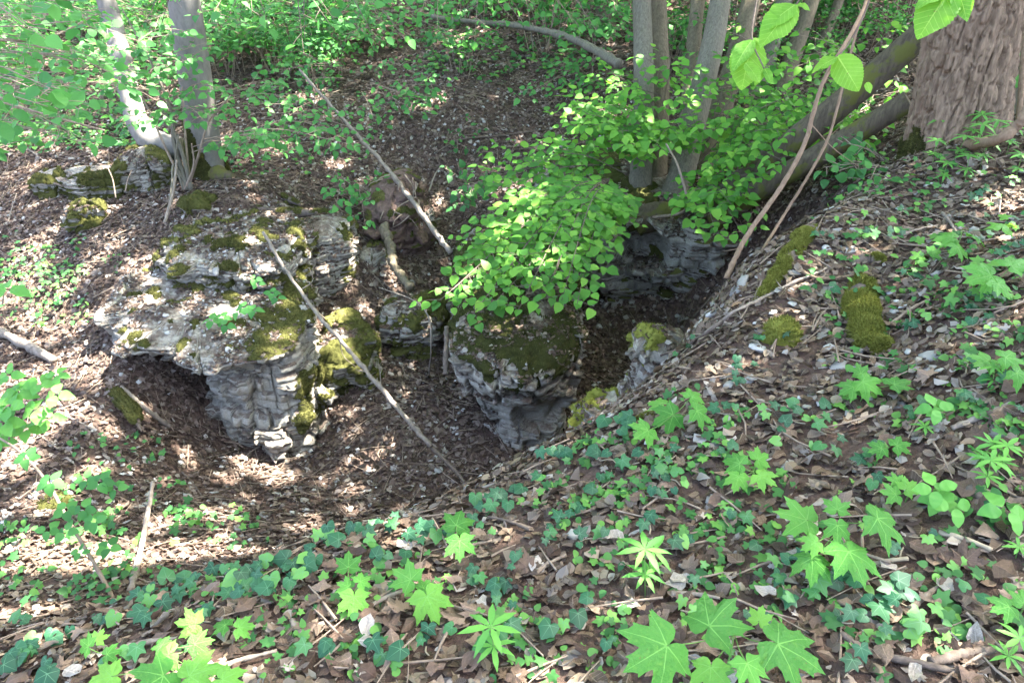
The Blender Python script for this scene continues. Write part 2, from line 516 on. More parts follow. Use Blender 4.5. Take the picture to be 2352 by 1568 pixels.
def h_raw(x, y):
    p = np.stack([np.ravel(x), np.ravel(y)], -1).astype(float)
    out = np.empty(len(p))
    for i in range(0, len(p), 40000):
        q = p[i:i + 40000]
        out[i:i + 40000] = _phi(q, ctrl[:, :2]) @ sol[:nC] + sol[nC] + q @ sol[nC + 1:]
    z = np.zeros(len(p))
    far = sstep(18, 30, np.hypot(p[:, 0], p[:, 1] - 8))
    p3 = np.column_stack([p, z])
    out += (0.075 * fbm(p3 / 0.9, 2, 5) + 0.022 * fbm(p3 / 0.22, 2, 9)) * (1 - far) + far * .8 * fbm(p3 / 9, 2, 3)
    return out.reshape(np.shape(x))
GX0, GX1, GY0, GY1, GS = -14.0, 12.0, -2.0, 22.0, 0.08
gx = np.arange(GX0, GX1 + GS / 2, GS)
gy = np.arange(GY0, GY1 + GS / 2, GS)
GXX, GYY = np.meshgrid(gx, gy)
HG = h_raw(GXX, GYY)
def gz(x, y):
    """ground height, bilinear on the fine grid"""
    x, y = np.asarray(x, float), np.asarray(y, float)
    fx = np.clip((x - GX0) / GS, 0, len(gx) - 1.001)
    fy = np.clip((y - GY0) / GS, 0, len(gy) - 1.001)
    ix, iy = fx.astype(int), fy.astype(int)
    a, b = fx - ix, fy - iy
    z = HG[iy, ix] * (1 - a) * (1 - b) + HG[iy, ix + 1] * a * (1 - b) + HG[iy + 1, ix] * (1 - a) * b + HG[iy + 1, ix + 1] * a * b
    return z
def gn(x, y, e=.06):
    return norm(np.stack([-(gz(x + e, y) - gz(x - e, y)) / (2 * e), -(gz(x, y + e) - gz(x, y - e)) / (2 * e), np.ones_like(np.asarray(x, float))], -1))
TT = np.concatenate([np.arange(.8, 12, .015), np.arange(12, 40, .05)])
def G(px, py, h=0.0):
    """first point where the sight line through a frame position meets the ground raised by h"""
    p = CAM + ray(px, py)[None] * TT[:, None]
    d = p[:, 2] - gz(p[:, 0], p[:, 1]) - h
    i = np.argmax(d < 0)
    if d[i] >= 0:
        i = len(TT) - 1
    return p[i]
def Gt(px, py, h=0.0):
    return project(G(px, py, h))[2]
def on_ground(x, y, h=0.0):
    return np.array([x, y, float(gz(x, y)) + h])

xs = np.concatenate([-np.geomspace(150, 14.6, 26), np.arange(GX0, GX1 + .01, .11), np.geomspace(12.6, 150, 26)])
ys = np.concatenate([-np.geomspace(120, 2.6, 24), np.arange(GY0, GY1 + .01, .11), np.geomspace(22.6, 180, 28)])
XX, YY = np.meshgrid(xs, ys)
ZZ = h_raw(XX, YY)
nx_, ny_ = len(xs), len(ys)
I = (np.arange(ny_ - 1)[:, None] * nx_ + np.arange(nx_ - 1)[None])
gF = np.stack([I, I + 1, I + nx_ + 1, I + nx_], -1).reshape(-1, 4)
ground = link('ground', mesh_np('ground', np.stack([XX, YY, ZZ], -1).reshape(-1, 3), [gF], M['soil'], True))
tag(ground, 'brown forest soil of the wooded gully and its slopes', None, None, 'structure')

# ------------------------------------------------------------------ layered limestone rocks
def rock(c, z0, z1, foot, prof, seed, layer=.03, amp=.028, lumps=.05, nA=200, tilt=(0, 0), dome=.04, dents=(), front=None, capn=.035, nrow=3.0):
    """a stack of thin beds: foot = radius by compass angle (deg), prof = radius factor by height,
    front = (angle, spread, prof2) another profile on one side, dents = hollows (angle, height, half widths, depth)"""
    th = np.linspace(0, 2 * math.pi, nA, endpoint=False)
    deg = np.degrees(th)
    fa = np.array([f[0] for f in foot], float); fr = np.array([f[1] for f in foot], float)
    o = np.argsort(fa); fa, fr = fa[o], fr[o]
    r0 = np.interp(deg, np.concatenate([fa - 360, fa, fa + 360]), np.tile(fr, 3))
    kk = max(3, nA // 24)
    r0 = np.convolve(np.concatenate([r0[-kk:], r0, r0[:kk]]), np.ones(2 * kk + 1) / (2 * kk + 1), 'valid')
    rgl = np.random.default_rng(seed + 1000)
    zb = [z0]
    while zb[-1] < z1 - layer * .4:
        zb.append(zb[-1] + layer * rgl.choice([.45, .7, 1.0, 1.5, 2.1], p=[.2, .3, .25, .15, .1]))
    zb[-1] = z1
    fr_ = (.02, .17, .5, .83, .98) if layer > .035 else (.03, .2, .8, .97)
    zr, kr, frr = [], [], []
    for q in range(len(zb) - 1):
        for f_ in fr_:
            zr.append(zb[q] + f_ * (zb[q + 1] - zb[q])); kr.append(q); frr.append(f_)
    zr, kr, frr = np.array(zr), np.array(kr), np.array(frr)
    nH = len(zr)
    s = (zr - z0) / (z1 - z0)
    pk = np.interp(s, [p[0] for p in prof], [p[1] for p in prof])
    K = np.repeat(pk[:, None], nA, 1)
    if front is not None:
        pf = np.interp(s, [p[0] for p in front[2]], [p[1] for p in front[2]])
        dd = np.abs((deg - front[0] + 180) % 360 - 180)
        w = 1 - sstep(front[1] * .5, front[1] * 1.3, dd)
        K = K * (1 - w)[None] + pf[:, None] * w[None]
    Z = np.repeat(zr[:, None], nA, 1)
    ct, st_ = np.cos(th)[None], np.sin(th)[None]
    R = r0[None] * K
    def xyz(R, Z):
        return np.stack([c[0] + R * ct, c[1] + R * st_, Z], -1)
    p = xyz(R, Z)
    R = R + lumps * (.7 * fbm(p / np.array([.34, .34, .26]), 3, seed) + .35 * np.sign(vnoise(p / np.array([.2, .2, .3]), seed + 60)) * np.minimum(1, np.abs(vnoise(p / np.array([.2, .2, .3]), seed + 60)) * 4))
    kc = np.repeat(kr[:, None], nA, 1)
    arc = np.cumsum(np.hypot(np.diff(np.append(r0 * np.cos(th), r0[0])), np.diff(np.append(r0 * np.sin(th), 0))))
    bs = rgl.uniform(.05, .17, len(zb))[kr][:, None]
    ph = rgl.uniform(0, 9, len(zb))[kr][:, None]
    blk = np.floor(arc[None] / bs + ph + .5 * vnoise(p / .1, seed + 9))
    hb = _hash(blk, kc, kc * 0, seed + 2)
    q3 = np.stack([p[..., 0] / .13, p[..., 1] / .13, kc * 3.7], -1)
    off = .45 * vnoise(q3, seed + 3) + .7 * hb + .6 * _hash(kc, kc * 0, kc * 0, seed) + .25 * vnoise(q3 * np.array([3.3, 3.3, 1]), seed + 5)
    grp = np.cumsum(rgl.random(len(zb)) < .28)[kr]
    gc = np.repeat(grp[:, None], nA, 1)
    bj = rgl.uniform(.16, .38, grp.max() + 1)[grp][:, None]
    aj = arc[None] / bj + rgl.uniform(0, 9, grp.max() + 1)[grp][:, None] + .25 * vnoise(p / .12, seed + 12)
    ij = np.floor(aj); fj = aj - ij
    off = off + 1.5 * _hash(ij, gc, gc * 0, seed + 14) - 1.3 * (np.minimum(fj, 1 - fj) * bj < .014)
    edge = np.abs(frr - .5) > .42
    off = off - np.where(edge, .65, 0)[:, None] * (.5 + .5 * hb)
    mod = .45 + .85 * sstep(-.35, .4, vnoise(p / np.array([.3, .3, .22]), seed + 20))
    for (a, zc, wa, wz, dep) in dents:
        dd = np.abs((deg - a + 180) % 360 - 180)[None]
        e = (dd / wa) ** 2 + ((Z - zc) / wz) ** 2
        w = 1 - sstep(.75, 1.1, e)
        R = R - dep * w
        mod = mod * (1 - .75 * w)
    R = R + amp * off * mod
    R = np.maximum(R, .03)
    Z = Z + .05 * vnoise(p / np.array([.45, .45, .8]), seed + 7) + .012 * vnoise(p / np.array([.09, .09, .3]), seed + 8)
    tl = (np.array(tilt)[None, None] * (xyz(R, Z)[..., :2] - np.array(c)[None, None])).sum(-1) * s[:, None]
    rows = [xyz(R, Z + tl)]
    nq = max(8, nA // 9)
    for qv in np.linspace(1, 0, nq)[1:]:
        Rq = R[-1] * qv
        x, y = c[0] + Rq * ct[0], c[1] + Rq * st_[0]
        pp = np.stack([x, y, np.full(nA, z1)], -1)
        z = z1 + dome * (1 - qv ** 2) + tilt[0] * (x - c[0]) + tilt[1] * (y - c[1]) + capn * fbm(pp / .2, 3, seed + 31) * min(1, (1 - qv) * 6)
        rows.append(np.stack([x, y, z], -1)[None])
    V = np.concatenate(rows, 0)
    nR = V.shape[0]
    V = V.reshape(-1, 3)
    i = np.arange(nR - 1)[:, None] * nA; j = np.arange(nA)[None]
    F = np.stack([i + j, i + (j + 1) % nA, i + nA + (j + 1) % nA, i + nA + j], -1).reshape(-1, 4)
    return V, F
def face_data(V, F):
    a, b, c, d = V[F[:, 0]], V[F[:, 1]], V[F[:, 2]], V[F[:, 3]]
    cr = np.cross(c - a, d - b)
    ar = np.linalg.norm(cr, axis=1)
    return (a + b + c + d) / 4, cr / np.maximum(ar, 1e-12)[:, None], ar / 2
def _gather(idx, W, n):
    return np.stack([np.bincount(idx, W[:, j], n) for j in range(3)], -1)
def vert_normals(V, F):
    _, n, a = face_data(V, F)
    w = n * a[:, None]
    return norm(sum(_gather(F[:, k], w, len(V)) for k in range(4)))
def smooth_verts(V, F, X, it=3):
    n = len(X)
    cn = np.maximum(sum(np.bincount(F[:, k], minlength=n) for k in range(4)) * 2.0, 1)[:, None]
    for _ in range(it):
        X = sum(_gather(F[:, k], X[F[:, (k + 1) % 4]] + X[F[:, (k + 3) % 4]], n) for k in range(4)) / cn
    return X
BLADE = (np.array([[0, -.16, 0], [0, .16, 0], [.25, 0, .55], [.55, .02, 1.0]]), [np.array([[0, 1, 2]]), ], np.zeros((4, 2)))
BLADE = (np.array([[0, -.2, 0], [0, .2, 0], [.35, 0, 1.0]]), [np.array([[0, 1, 2]])], np.zeros((3, 2)))
SITES = []          # places on rocks where litter and chips can lie: (points, normals, areas)
def moss_on(V, F, mask, thick, mat, parent, nblade, blade=.016, seed=1, name='moss'):
    """cushion of moss over the vertices with mask > 0, with fine shoots"""
    rg = np.random.default_rng(seed)
    N = smooth_verts(V, F, vert_normals(V, F), 6)
    N = norm(N + 1e-6)
    B = smooth_verts(V, F, V, 2)
    m = np.clip(mask, 0, None)
    t = thick * np.clip(m / .25, 0, 1) ** .6 * (1 + .5 * fbm(V / .07, 2, seed)) + .22 * thick * vnoise(V / .025, seed + 1) * (m > .04)
    keep = (mask[F] > 0).sum(1) >= 3
    if keep.sum() < 6:
        return None
    X = B + N * (t - .012)[:, None]
    FF = F[keep]
    u, inv = np.unique(FF, return_inverse=True)
    X2 = X[u]; F2 = inv.reshape(FF.shape)
    acc = Acc()
    acc.add(X2, [F2])
    c, n, a = face_data(X2, F2)
    pr = a / a.sum()
    idx = rg.choice(len(F2), nblade, p=pr)
    w = rg.dirichlet((1, 1, 1, 1), nblade)
    p = np.einsum('nk,nkc->nc', w, X2[F2[idx]])
    nn = norm(n[idx] + rg.normal(0, .45, (nblade, 3)) + np.array([0, 0, .35]))
    d = rg.normal(0, 1, (nblade, 3))
    V3, F3, _ = instance(BLADE, p, frames(d, nn, blade * rg.uniform(.6, 1.3, nblade)))
    acc.add(V3, F3)
    vv, ff = acc.get()
    o = part(name, vv, ff, mat, parent, True)
    o['kind'] = 'stuff'
    return o
def upness(V, F):
    return norm(smooth_verts(V, F, vert_normals(V, F), 3) + 1e-6)[:, 2]
SLABS = []
def slab_meshes():
    rg = np.random.default_rng(77)
    for i in range(14):
        k = rg.integers(6, 9)
        a = np.sort(rg.uniform(0, 2 * math.pi, k) * .35 + np.linspace(0, 2 * math.pi, k, endpoint=False) * 1.0)
        r = rg.uniform(.7, 1.1, k)
        b = np.stack([r * np.cos(a), r * np.sin(a) * rg.uniform(.6, .9), np.zeros(k)], -1)
        tp = b * .93 + np.array([0, 0, .24]) + rg.normal(0, .03, (k, 3))
        V = np.vstack([b, tp, [[0, 0, -.03]], [[0, 0, .26]]])
        j = np.arange(k)
        F = np.stack([j, (j + 1) % k, k + (j + 1) % k, k + j], -1)
        T = np.vstack([np.stack([np.full(k, 2 * k), (j + 1) % k, j], -1), np.stack([np.full(k, 2 * k + 1), k + j, k + (j + 1) % k], -1)])
        SLABS.append(mesh_np('slab', V, [F, T], None))
def add_slabs(V, F, parent, n, seed, mat, size=(.03, .075), zr=None, nz=(-.5, .55)):
    """thin stone plates that stand proud of the bedding"""
    rg = np.random.default_rng(seed)
    c, nr, a = face_data(V, F)
    ok = (nr[:, 2] > nz[0]) & (nr[:, 2] < nz[1])
    px, py, t = project(c)
    ok &= ((CAM - c) * nr).sum(1) > -.2
    if zr: ok &= (c[:, 2] > zr[0]) & (c[:, 2] < zr[1])
    id_ = np.nonzero(ok)[0]
    if not len(id_): return
    id_ = rg.choice(id_, min(n, len(id_)), replace=False, p=a[id_] / a[id_].sum())
    org = np.array(parent.location) + (np.array(parent.parent.location) if parent.parent else 0)
    for i in id_:
        me = SLABS[rg.integers(len(SLABS))]
        if mat.name not in me.materials: me.materials.append(mat)
        o = link('slab', me, parent)
        s = rg.uniform(*size)
        yaw = math.atan2(nr[i, 1], nr[i, 0]) + rg.normal(0, .5)
        p = c[i] - nr[i] * s * rg.uniform(.3, .6) - org
        o.matrix_local = Matrix.Translation(Vector(p)) @ Matrix.Rotation(yaw, 4, 'Z') @ Matrix.Rotation(rg.normal(0, .09), 4, 'X') @ Matrix.Rotation(rg.normal(0, .07), 4, 'Y') @ Matrix.Diagonal((s, s * rg.uniform(.8, 1.4), s * rg.uniform(.6, 1.3), 1))
slab_meshes()
for me in SLABS: me.materials.append(M['rock'])
def ell(rx, ry, jit=(), n=16, p=2.6):
    """superellipse footprint as (deg, r), with optional factors by angle"""
    out = []
    for a in np.linspace(0, 360, n, endpoint=False):
        ca, sa = abs(math.cos(math.radians(a))), abs(math.sin(math.radians(a)))
        r = ((ca / rx) ** p + (sa / ry) ** p) ** (-1 / p)
        for (aa, ww, f) in jit:
            d = abs((a - aa + 180) % 360 - 180)
            r *= 1 + (f - 1) * math.exp(-(d / ww) ** 2)
        out.append((a, r))
    return out
def top_site(V, F, lo=.55, zmin=-9):
    c, n, a = face_data(V, F)
    k = (n[:, 2] > lo) & (c[:, 2] > zmin)
    SITES.append((V, F[k], c[k], n[k], a[k]))

# ---- the tall left pillar: cap, shelf and stem
def N3(V, s, seed): return fbm(V / s, 3, seed)
pl = thing('limestone_pillar', 'broad limestone pillar with mossy rubble-strewn ledges and an arched hollow under its shelf', 'rock', (-2.4, 5.9, -2.8))
sV, sF = rock((-2.92, 6.28), -2.02, -1.56, [(0, .98), (25, .95), (60, .85), (90, .8), (130, .85), (165, .86), (195, .87), (215, .85), (235, .80), (255, .72), (275, .74), (290, .92), (304, 1.14), (318, 1.22), (330, 1.18), (345, 1.06)], [(0, .66), (.2, .8), (.5, .95), (.8, 1.0), (.93, .98), (1, .9)], 11, layer=.042, amp=.052, lumps=.06, nA=420, tilt=(-.03, .13), dome=.05, capn=.07,
             dents=[(238, -1.96, 16, .14, .34)], front=(312, 34, [(0, .62), (.3, .74), (.55, .86), (.75, .98), (.9, 1.0), (1, .93)]))
shelf = part('shelf', sV, [sF], M['rock'], pl)
top_site(sV, sF)
cV, cF = rock((-2.78, 7.0), -1.75, -1.22, ell(.70, .66, [(250, 20, .95), (300, 20, 1.06)]), [(0, .86), (.45, .84), (.62, .98), (.85, 1.0), (1, .93)], 12, layer=.038, amp=.045, lumps=.08, nA=340, tilt=(.02, .1), dome=.03, capn=.07)
cap = part('cap', cV, [cF], M['rock'], pl)
top_site(cV, cF)
tV, tF = rock((-2.34, 5.98), -2.95, -1.72, ell(.50, .50, [(330, 30, 1.08), (225, 20, .92)], 24, 3.6), [(0, 1.12), (.14, 1.1), (.22, 1.0), (.42, 1.06), (.56, .96), (.76, .92), (.9, .92), (1, .9)], 13, amp=.05, lumps=.06, nA=380, layer=.05,
             front=(318, 38, [(0, 1.30), (.25, 1.3), (.34, 1.14), (.5, 1.17), (.6, 1.0), (.76, .95), (.9, .93), (1, .9)]), dents=[(250, -2.2, 12, .08, .05)])
stem = part('stem', tV, [tF], M['rock'], pl)
up = upness(sV, sF)
moss_on(sV, sF, N3(sV, .15, 41) - .16 + .5 * sstep(.55, .8, (sV[:, 0] + 2.92) / .9) - .8 * (up < .45), .035, M['moss'], pl, 16000, seed=3)
up = upness(cV, cF)
moss_on(cV, cF, N3(cV, .13, 45) - .04 - .6 * (up < .1) - .25 * (cV[:, 1] > 7.3), .05, M['moss'], pl, 16000, seed=4)
up = upness(tV, tF)
moss_on(tV, tF, N3(tV, .16, 48) + .12 - 1.2 * (1 - sstep(-2.06, -1.9, tV[:, 0])) - 1.5 * (tV[:, 2] > -1.98) - 1.2 * (tV[:, 2] < -2.5), .04, M['moss'], pl, 14000, seed=5)
add_slabs(sV, sF, shelf, 90, 1, M['rock'], (.04, .09))
add_slabs(cV, cF, cap, 40, 2, M['rock'], (.03, .09))
add_slabs(tV, tF, stem, 110, 3, M['rock'], (.04, .09))

# ---- the central pillar
pc = thing('limestone_pillar', 'undercut grey limestone pillar narrowing to its foot, dark moss on its sloping top', 'rock', (.12, 5.7, -2.8))
hV, hF = rock((.03, 6.75), -2.36, -1.52, ell(.60, 1.72, [(275, 12, .98)], 24, 3.2), [(0, .5), (.2, .62), (.45, .8), (.7, .95), (.85, 1.0), (1, .93)], 21, layer=.048, amp=.055, lumps=.05, nA=520, tilt=(.0, .06), dome=.12, capn=.05,
             front=(270, 42, [(0, .76), (.18, .80), (.4, .88), (.62, .955), (.8, 1.0), (.9, .99), (1, .93)]), dents=[(285, -2.34, 11, .2, .5)], nrow=3.2)
head = part('head', hV, [hF], M['rock'], pc)
top_site(hV, hF)
fV, fF = rock((.14, 5.78), -3.0, -2.02, ell(.34, .40, [(330, 30, 1.1), (250, 25, .95)]), [(0, 1.05), (.12, 1.02), (.3, 1.0), (.5, .9), (.75, .98), (1, 1.1)], 22, amp=.035, lumps=.07, nA=260, layer=.05, dents=[(292, -2.3, 42, .2, .13)])
foot = part('stem', fV, [fF], M['rock'], pc)
up = upness(hV, hF)
mk = .6 * N3(hV, .25, 51) + .9 * N3(hV, .09, 52) + .36 - 1.5 * sstep(.0, .18, (-1.60 - .12 * np.sin((hV[:, 0] - .15) * 5) ** 2 - .20 * np.exp(-((hV[:, 0] - .14) / .2) ** 2)) - hV[:, 2]) - .75 * np.exp(-((hV[:, 0] - .25) / .12) ** 2) * (hV[:, 2] > -1.56)
moss_on(hV, hF, mk, .028, M['moss_dark'], pc, 26000, .014, seed=6)
up = upness(fV, fF)
moss_on(fV, fF, N3(fV, .12, 55) - .1 - .9 * (fV[:, 2] > -2.72) - .6 * (fV[:, 0] > .2), .03, M['moss_dark'], pc, 2500, seed=7)
add_slabs(hV, hF, head, 200, 4, M['rock'], (.04, .09))
add_slabs(fV, fF, foot, 25, 5, M['rock'], (.025, .05))

# ---- the shaded rock wall under the lime stool
pw = thing('rock_wall', 'dark shaded limestone wall with a small cave, under the many-stemmed lime tree', 'rock', (1.6, 8.6, -2.6))
wV, wF = rock((1.62, 8.85), -2.8, -1.22, ell(1.2, 1.36, [(255, 16, .93), (285, 14, 1.05), (225, 20, 1.03)], 24, 3.2), [(0, .98), (.25, .96), (.5, 1.0), (.75, 1.02), (.9, 1.06), (1, .95)], 31, layer=.06, amp=.07, lumps=.13, nA=520, tilt=(.0, .05), dome=.1,
             dents=[(238, -2.22, 8, .16, .5), (262, -1.55, 13, .28, .35), (282, -2.4, 12, .25, .15)], nrow=3)
wall = part('face', wV, [wF], M['rock_dark'], pw)
add_slabs(wV, wF, wall, 90, 6, M['rock_dark'], (.04, .1))
top_site(wV, wF)
moss_on(wV, wF, N3(wV, .3, 61) - .05 - .8 * (upness(wV, wF) < .35), .04, M['moss_dark'], pw, 6000, seed=8)

# ---- smaller rocks
def small_rock(label, c, z0, z1, rx, ry, seed, mat='rock', moss=None, mossmat='moss', nb=5000, slabs=20, prof=None, amp=.028, lumps=.06, layer=.03, tilt=(0, .08), mzoff=-.25, name='limestone_outcrop'):
    th_ = thing(name, label, 'rock', (c[0], c[1], z0))
    V, F = rock(c, z0, z1, ell(rx, ry, [((seed * 47) % 360, 30, .85), ((seed * 91) % 360, 25, 1.12)]), prof or [(0, .95), (.3, 1.0), (.6, .95), (.85, 1.0), (1, .8)], seed, layer, amp * 1.3, lumps * 1.15, 220, tilt, .05, nrow=3)
    b = part('body', V, [F], M[mat], th_)
    top_site(V, F)
    if moss is not None:
        moss_on(V, F, N3(V, .18, seed + 5) + moss - .7 * (upness(V, F) < mzoff), .04, M[mossmat], th_, nb, seed=seed)
    if slabs: add_slabs(V, F, b, slabs, seed, M[mat], (.03, .07))
    return V, F
small_rock('grey bedded rock with olive moss patches standing just behind the broad left pillar', (-2.22, 7.72), -2.5, -1.33, .42, .5, 71, moss=-.12, nb=6000, slabs=35)
small_rock('small pale rock beside the twisted root under the stump', (-1.62, 7.95), -2.4, -1.72, .2, .3, 72, moss=-.25, nb=1500, slabs=8)
small_rock('grey rock flank right beside the brown stump root', (-1.18, 8.75), -2.5, -1.5, .24, .4, 73, 'rock_dark', slabs=14)
small_rock('low ledge of thin rock beds with moss between the two tall pillars', (-1.08, 6.95), -2.75, -1.95, .36, .34, 74, moss=-.05, nb=4000, slabs=30)
small_rock('moss-capped rock lumps at the right flank of the broad pillar', (-1.62, 6.25), -2.9, -2.02, .26, .34, 75, moss=.2, nb=7000, slabs=12, lumps=.1)
small_rock('mossy rock shoulder between the pillar and the leaning dead pole', (-1.78, 6.75), -2.7, -2.05, .2, .26, 76, moss=.3, nb=3000, slabs=5)
p = P(320, 385, 8.5); small_rock('sunlit mossy rock ledge below the curved tree base', (p[0], p[1] + .2), p[2] - .35, p[2] + .1, .3, .28, 77, moss=.1, nb=4500, slabs=10)
p = P(210, 410, 8.5); small_rock('chain of mossy rocks on the upper left slope', (p[0], p[1] + .15), p[2] - .35, p[2] + .05, .42, .2, 78, moss=.12, nb=4500, slabs=10, lumps=.1)
p = P(110, 412, 8.6); small_rock('mossy rock at the far end of the slope ledge', (p[0], p[1] + .1), p[2] - .3, p[2] + .05, .2, .18, 79, moss=.2, nb=2000, slabs=5)
p = P(185, 490, 8.1); small_rock('low mossy stone half buried in sunlit litter', (p[0], p[1] + .1), p[2] - .25, p[2] + .06, .2, .17, 80, moss=.15, nb=2500, slabs=4)
p = P(1030, 335, 10.2); small_rock('small boulder with a thick moss cap at the head of the gully', (p[0], p[1] + .1), p[2] - .35, p[2] + .15, .28, .25, 81, moss=.1, nb=4000, slabs=10)
p = P(460, 472, 8.0); small_rock('square moss-covered stone above the broad pillar', (p[0], p[1]), p[2] - .3, p[2] + .07, .19, .14, 82, moss=.6, nb=4000, slabs=0)
p = P(650, 500, 8.4); small_rock('dark mossy ledge under the fallen mossy log', (p[0], p[1]), p[2] - .35, p[2] + .1, .34, .25, 83, moss=.0, nb=3500, slabs=10)
p = P(1500, 830, 4.8); small_rock('light rock block with bright moss at the edge of the pit', (p[0] + .05, p[1] + .1), p[2] - .8, p[2] + .1, .17, .2, 84, moss=-.12, mossmat='moss_bright', nb=3000, slabs=14)
p = P(1385, 975, 4.5); small_rock('mossy rock under the ivy-covered rim beside the central pillar', (p[0] + .1, p[1] + .1), p[2] - .8, p[2] + .05, .2, .2, 85, moss=.1, mossmat='moss_bright', nb=3500, slabs=10)
p = P(130, 1170, 5.3); small_rock('round moss cushion on a stone low on the left slope', (p[0], p[1]), p[2] - .2, p[2] + .03, .14, .12, 86, moss=.7, nb=3000, slabs=0)
p = G(1795, 775); small_rock('small ball of bright moss on the near slope', (p[0], p[1]), p[2] - .09, p[2] + .025, .05, .045, 87, moss=.8, mossmat='moss_bright', nb=2500, slabs=0, lumps=.01, amp=.004, tilt=(0, 0))
# ------------------------------------------------------------------ leaf shapes (x along the leaf, y across, z up)
def leaf_oval(w=.36, fold=.12, droop=.18, st=(.0, .12, .32, .56, .8, 1.0), wd=None, tooth=0.0):
    st = np.array(st); n = len(st)
    wd = np.array(wd if wd is not None else [.0, .78, 1.0, .92, .55, .0]) * w
    V, F4, F3 = [], [], []
    rows = []
    for i in range(n):
        x = st[i]; zc = -droop * x * x
        if wd[i] < 1e-6:
            rows.append([len(V)]); V.append([x, 0, zc])
        else:
            tw = 1 + tooth * (1 if i % 2 else -1)
            rows.append([len(V), len(V) + 1, len(V) + 2])
            V += [[x, wd[i] * tw, zc + fold * wd[i]], [x, 0, zc], [x, -wd[i] * tw, zc + fold * wd[i]]]
    for a, b in zip(rows[:-1], rows[1:]):
        if len(a) == 1:
            F3 += [[a[0], b[1], b[0]], [a[0], b[2], b[1]]]
        elif len(b) == 1:
            F3 += [[a[0], a[1], b[0]], [a[1], a[2], b[0]]]
        else:
            F4 += [[a[0], a[1], b[1], b[0]], [a[1], a[2], b[2], b[1]]]
    V = np.array(V, float)
    uv = np.stack([.5 + V[:, 0] * .5, .5 + V[:, 1] * .5], -1)
    return V, [np.array(F3), np.array(F4)] if F4 else [np.array(F3)], uv
def leaf_simple(w=.38, fold=.15, droop=.2):
    V = np.array([[0, 0, 0], [.42, w, fold * w - droop * .18], [1, 0, -droop], [.42, -w, fold * w - droop * .18]])
    return V, [np.array([[0, 2, 1], [0, 3, 2]])], np.stack([.5 + V[:, 0] * .5, .5 + V[:, 1] * .5], -1)
def leaf_radial(out, cup=.08, droop=.12, wave=.03, seed=0, scale=1.0):
    """lobed leaf from an outline of (deg, r); deg 0 is the tip; origin at the leaf stalk"""
    rg = np.random.default_rng(seed)
    a = np.radians([o[0] for o in out]); r = np.array([o[1] for o in out]) * scale
    x, y = r * np.cos(a), r * np.sin(a)
    z = -droop * r * r + wave * np.sin(a * 5 + seed) * r + rg.normal(0, .012, len(r))
    xi, yi = x * .5, y * .5
    zi = cup * .25 * np.ones(len(r)) * .3 - droop * r * r * .2
    n = len(r)
    V = np.vstack([[[0, 0, 0]], np.stack([xi, yi, zi], -1), np.stack([x, y, z], -1)])
    j = np.arange(n - 1)
    T = np.stack([np.zeros(n - 1, int), 1 + j, 2 + j], -1)
    Qd = np.stack([1 + j, 1 + n + j, 2 + n + j, 2 + j], -1)
    return V, [T, Qd], np.stack([.5 + V[:, 0] * .5, .5 + V[:, 1] * .5], -1)
def mirror(half):
    """outline given for 0..180, tip first"""
    return [(-d, r) for d, r in reversed(half[1:])] + half
MAPLE_O = mirror([(0, 1.0), (6, .84), (11, .79), (15, .83), (18, .66), (25, .53), (30, .60), (35, .76), (38, .72), (46, .98), (53, .78), (60, .72), (64, .76), (69, .57), (78, .47), (88, .55), (94, .64), (98, .58), (106, .76), (114, .56), (126, .48), (142, .45), (157, .37), (169, .22), (178, .06)])
IVY_O = mirror([(0, 1.0), (12, .74), (24, .56), (38, .56), (52, .78), (64, .58), (80, .44), (98, .5), (114, .6), (130, .5), (150, .38), (168, .2), (178, .05)])
IVY_O2 = mirror([(0, .95), (16, .78), (34, .66), (52, .7), (74, .58), (96, .56), (118, .58), (140, .46), (160, .3), (178, .06)])
T_MAPLE = [leaf_radial(MAPLE_O, .1, .12 + .12 * i, .07, i, 1.0) for i in range(4)]
T_IVY = [leaf_radial(IVY_O if i % 2 == 0 else IVY_O2, .1, .08 + .05 * i, .04, i) for i in range(4)]
T_LIME = [leaf_oval(.46, .06 + .07 * i, .1 + .1 * i, (0, .0, .14, .4, .7, .88, 1.05), [0, .45, .9, 1.0, .7, .32, 0], .0) for i in range(4)]
T_LIME = [(v, f, u) for v, f, u in [leaf_oval(.45, .06 + .06 * i, .08 + .09 * i, (0, .1, .35, .65, .86, 1.04), [0, .78, 1.0, .74, .34, 0], .04) for i in range(4)]]
T_HAZEL = [leaf_oval(.40, .05 + .08 * i, .1 + .12 * i, (0, .12, .36, .66, 1.0), [0, .75, 1.0, .75, 0]) for i in range(4)]
T_SIMPLE = [leaf_simple(.4, .1 + .1 * i, .1 + .15 * i) for i in range(3)]
def beech(i):
    st = np.linspace(0, 1, 33)
    w = np.sin(math.pi * st ** .85) ** .8 * (1 + .035 * np.where(np.arange(33) % 2, 1, -1)); w[0] = w[-1] = 0
    V, F, U = leaf_oval(.36, .1 + .08 * i, .15 + .14 * i, tuple(st), list(w))
    V = V.copy(); V[:, 2] += .035 * np.sin(V[:, 0] * 9 + i) * np.sign(V[:, 1]) + .03 * np.sin(V[:, 0] * 17) * np.abs(V[:, 1]) * 2
    return V, F, U
T_BEECH = [beech(i) for i in range(3)]
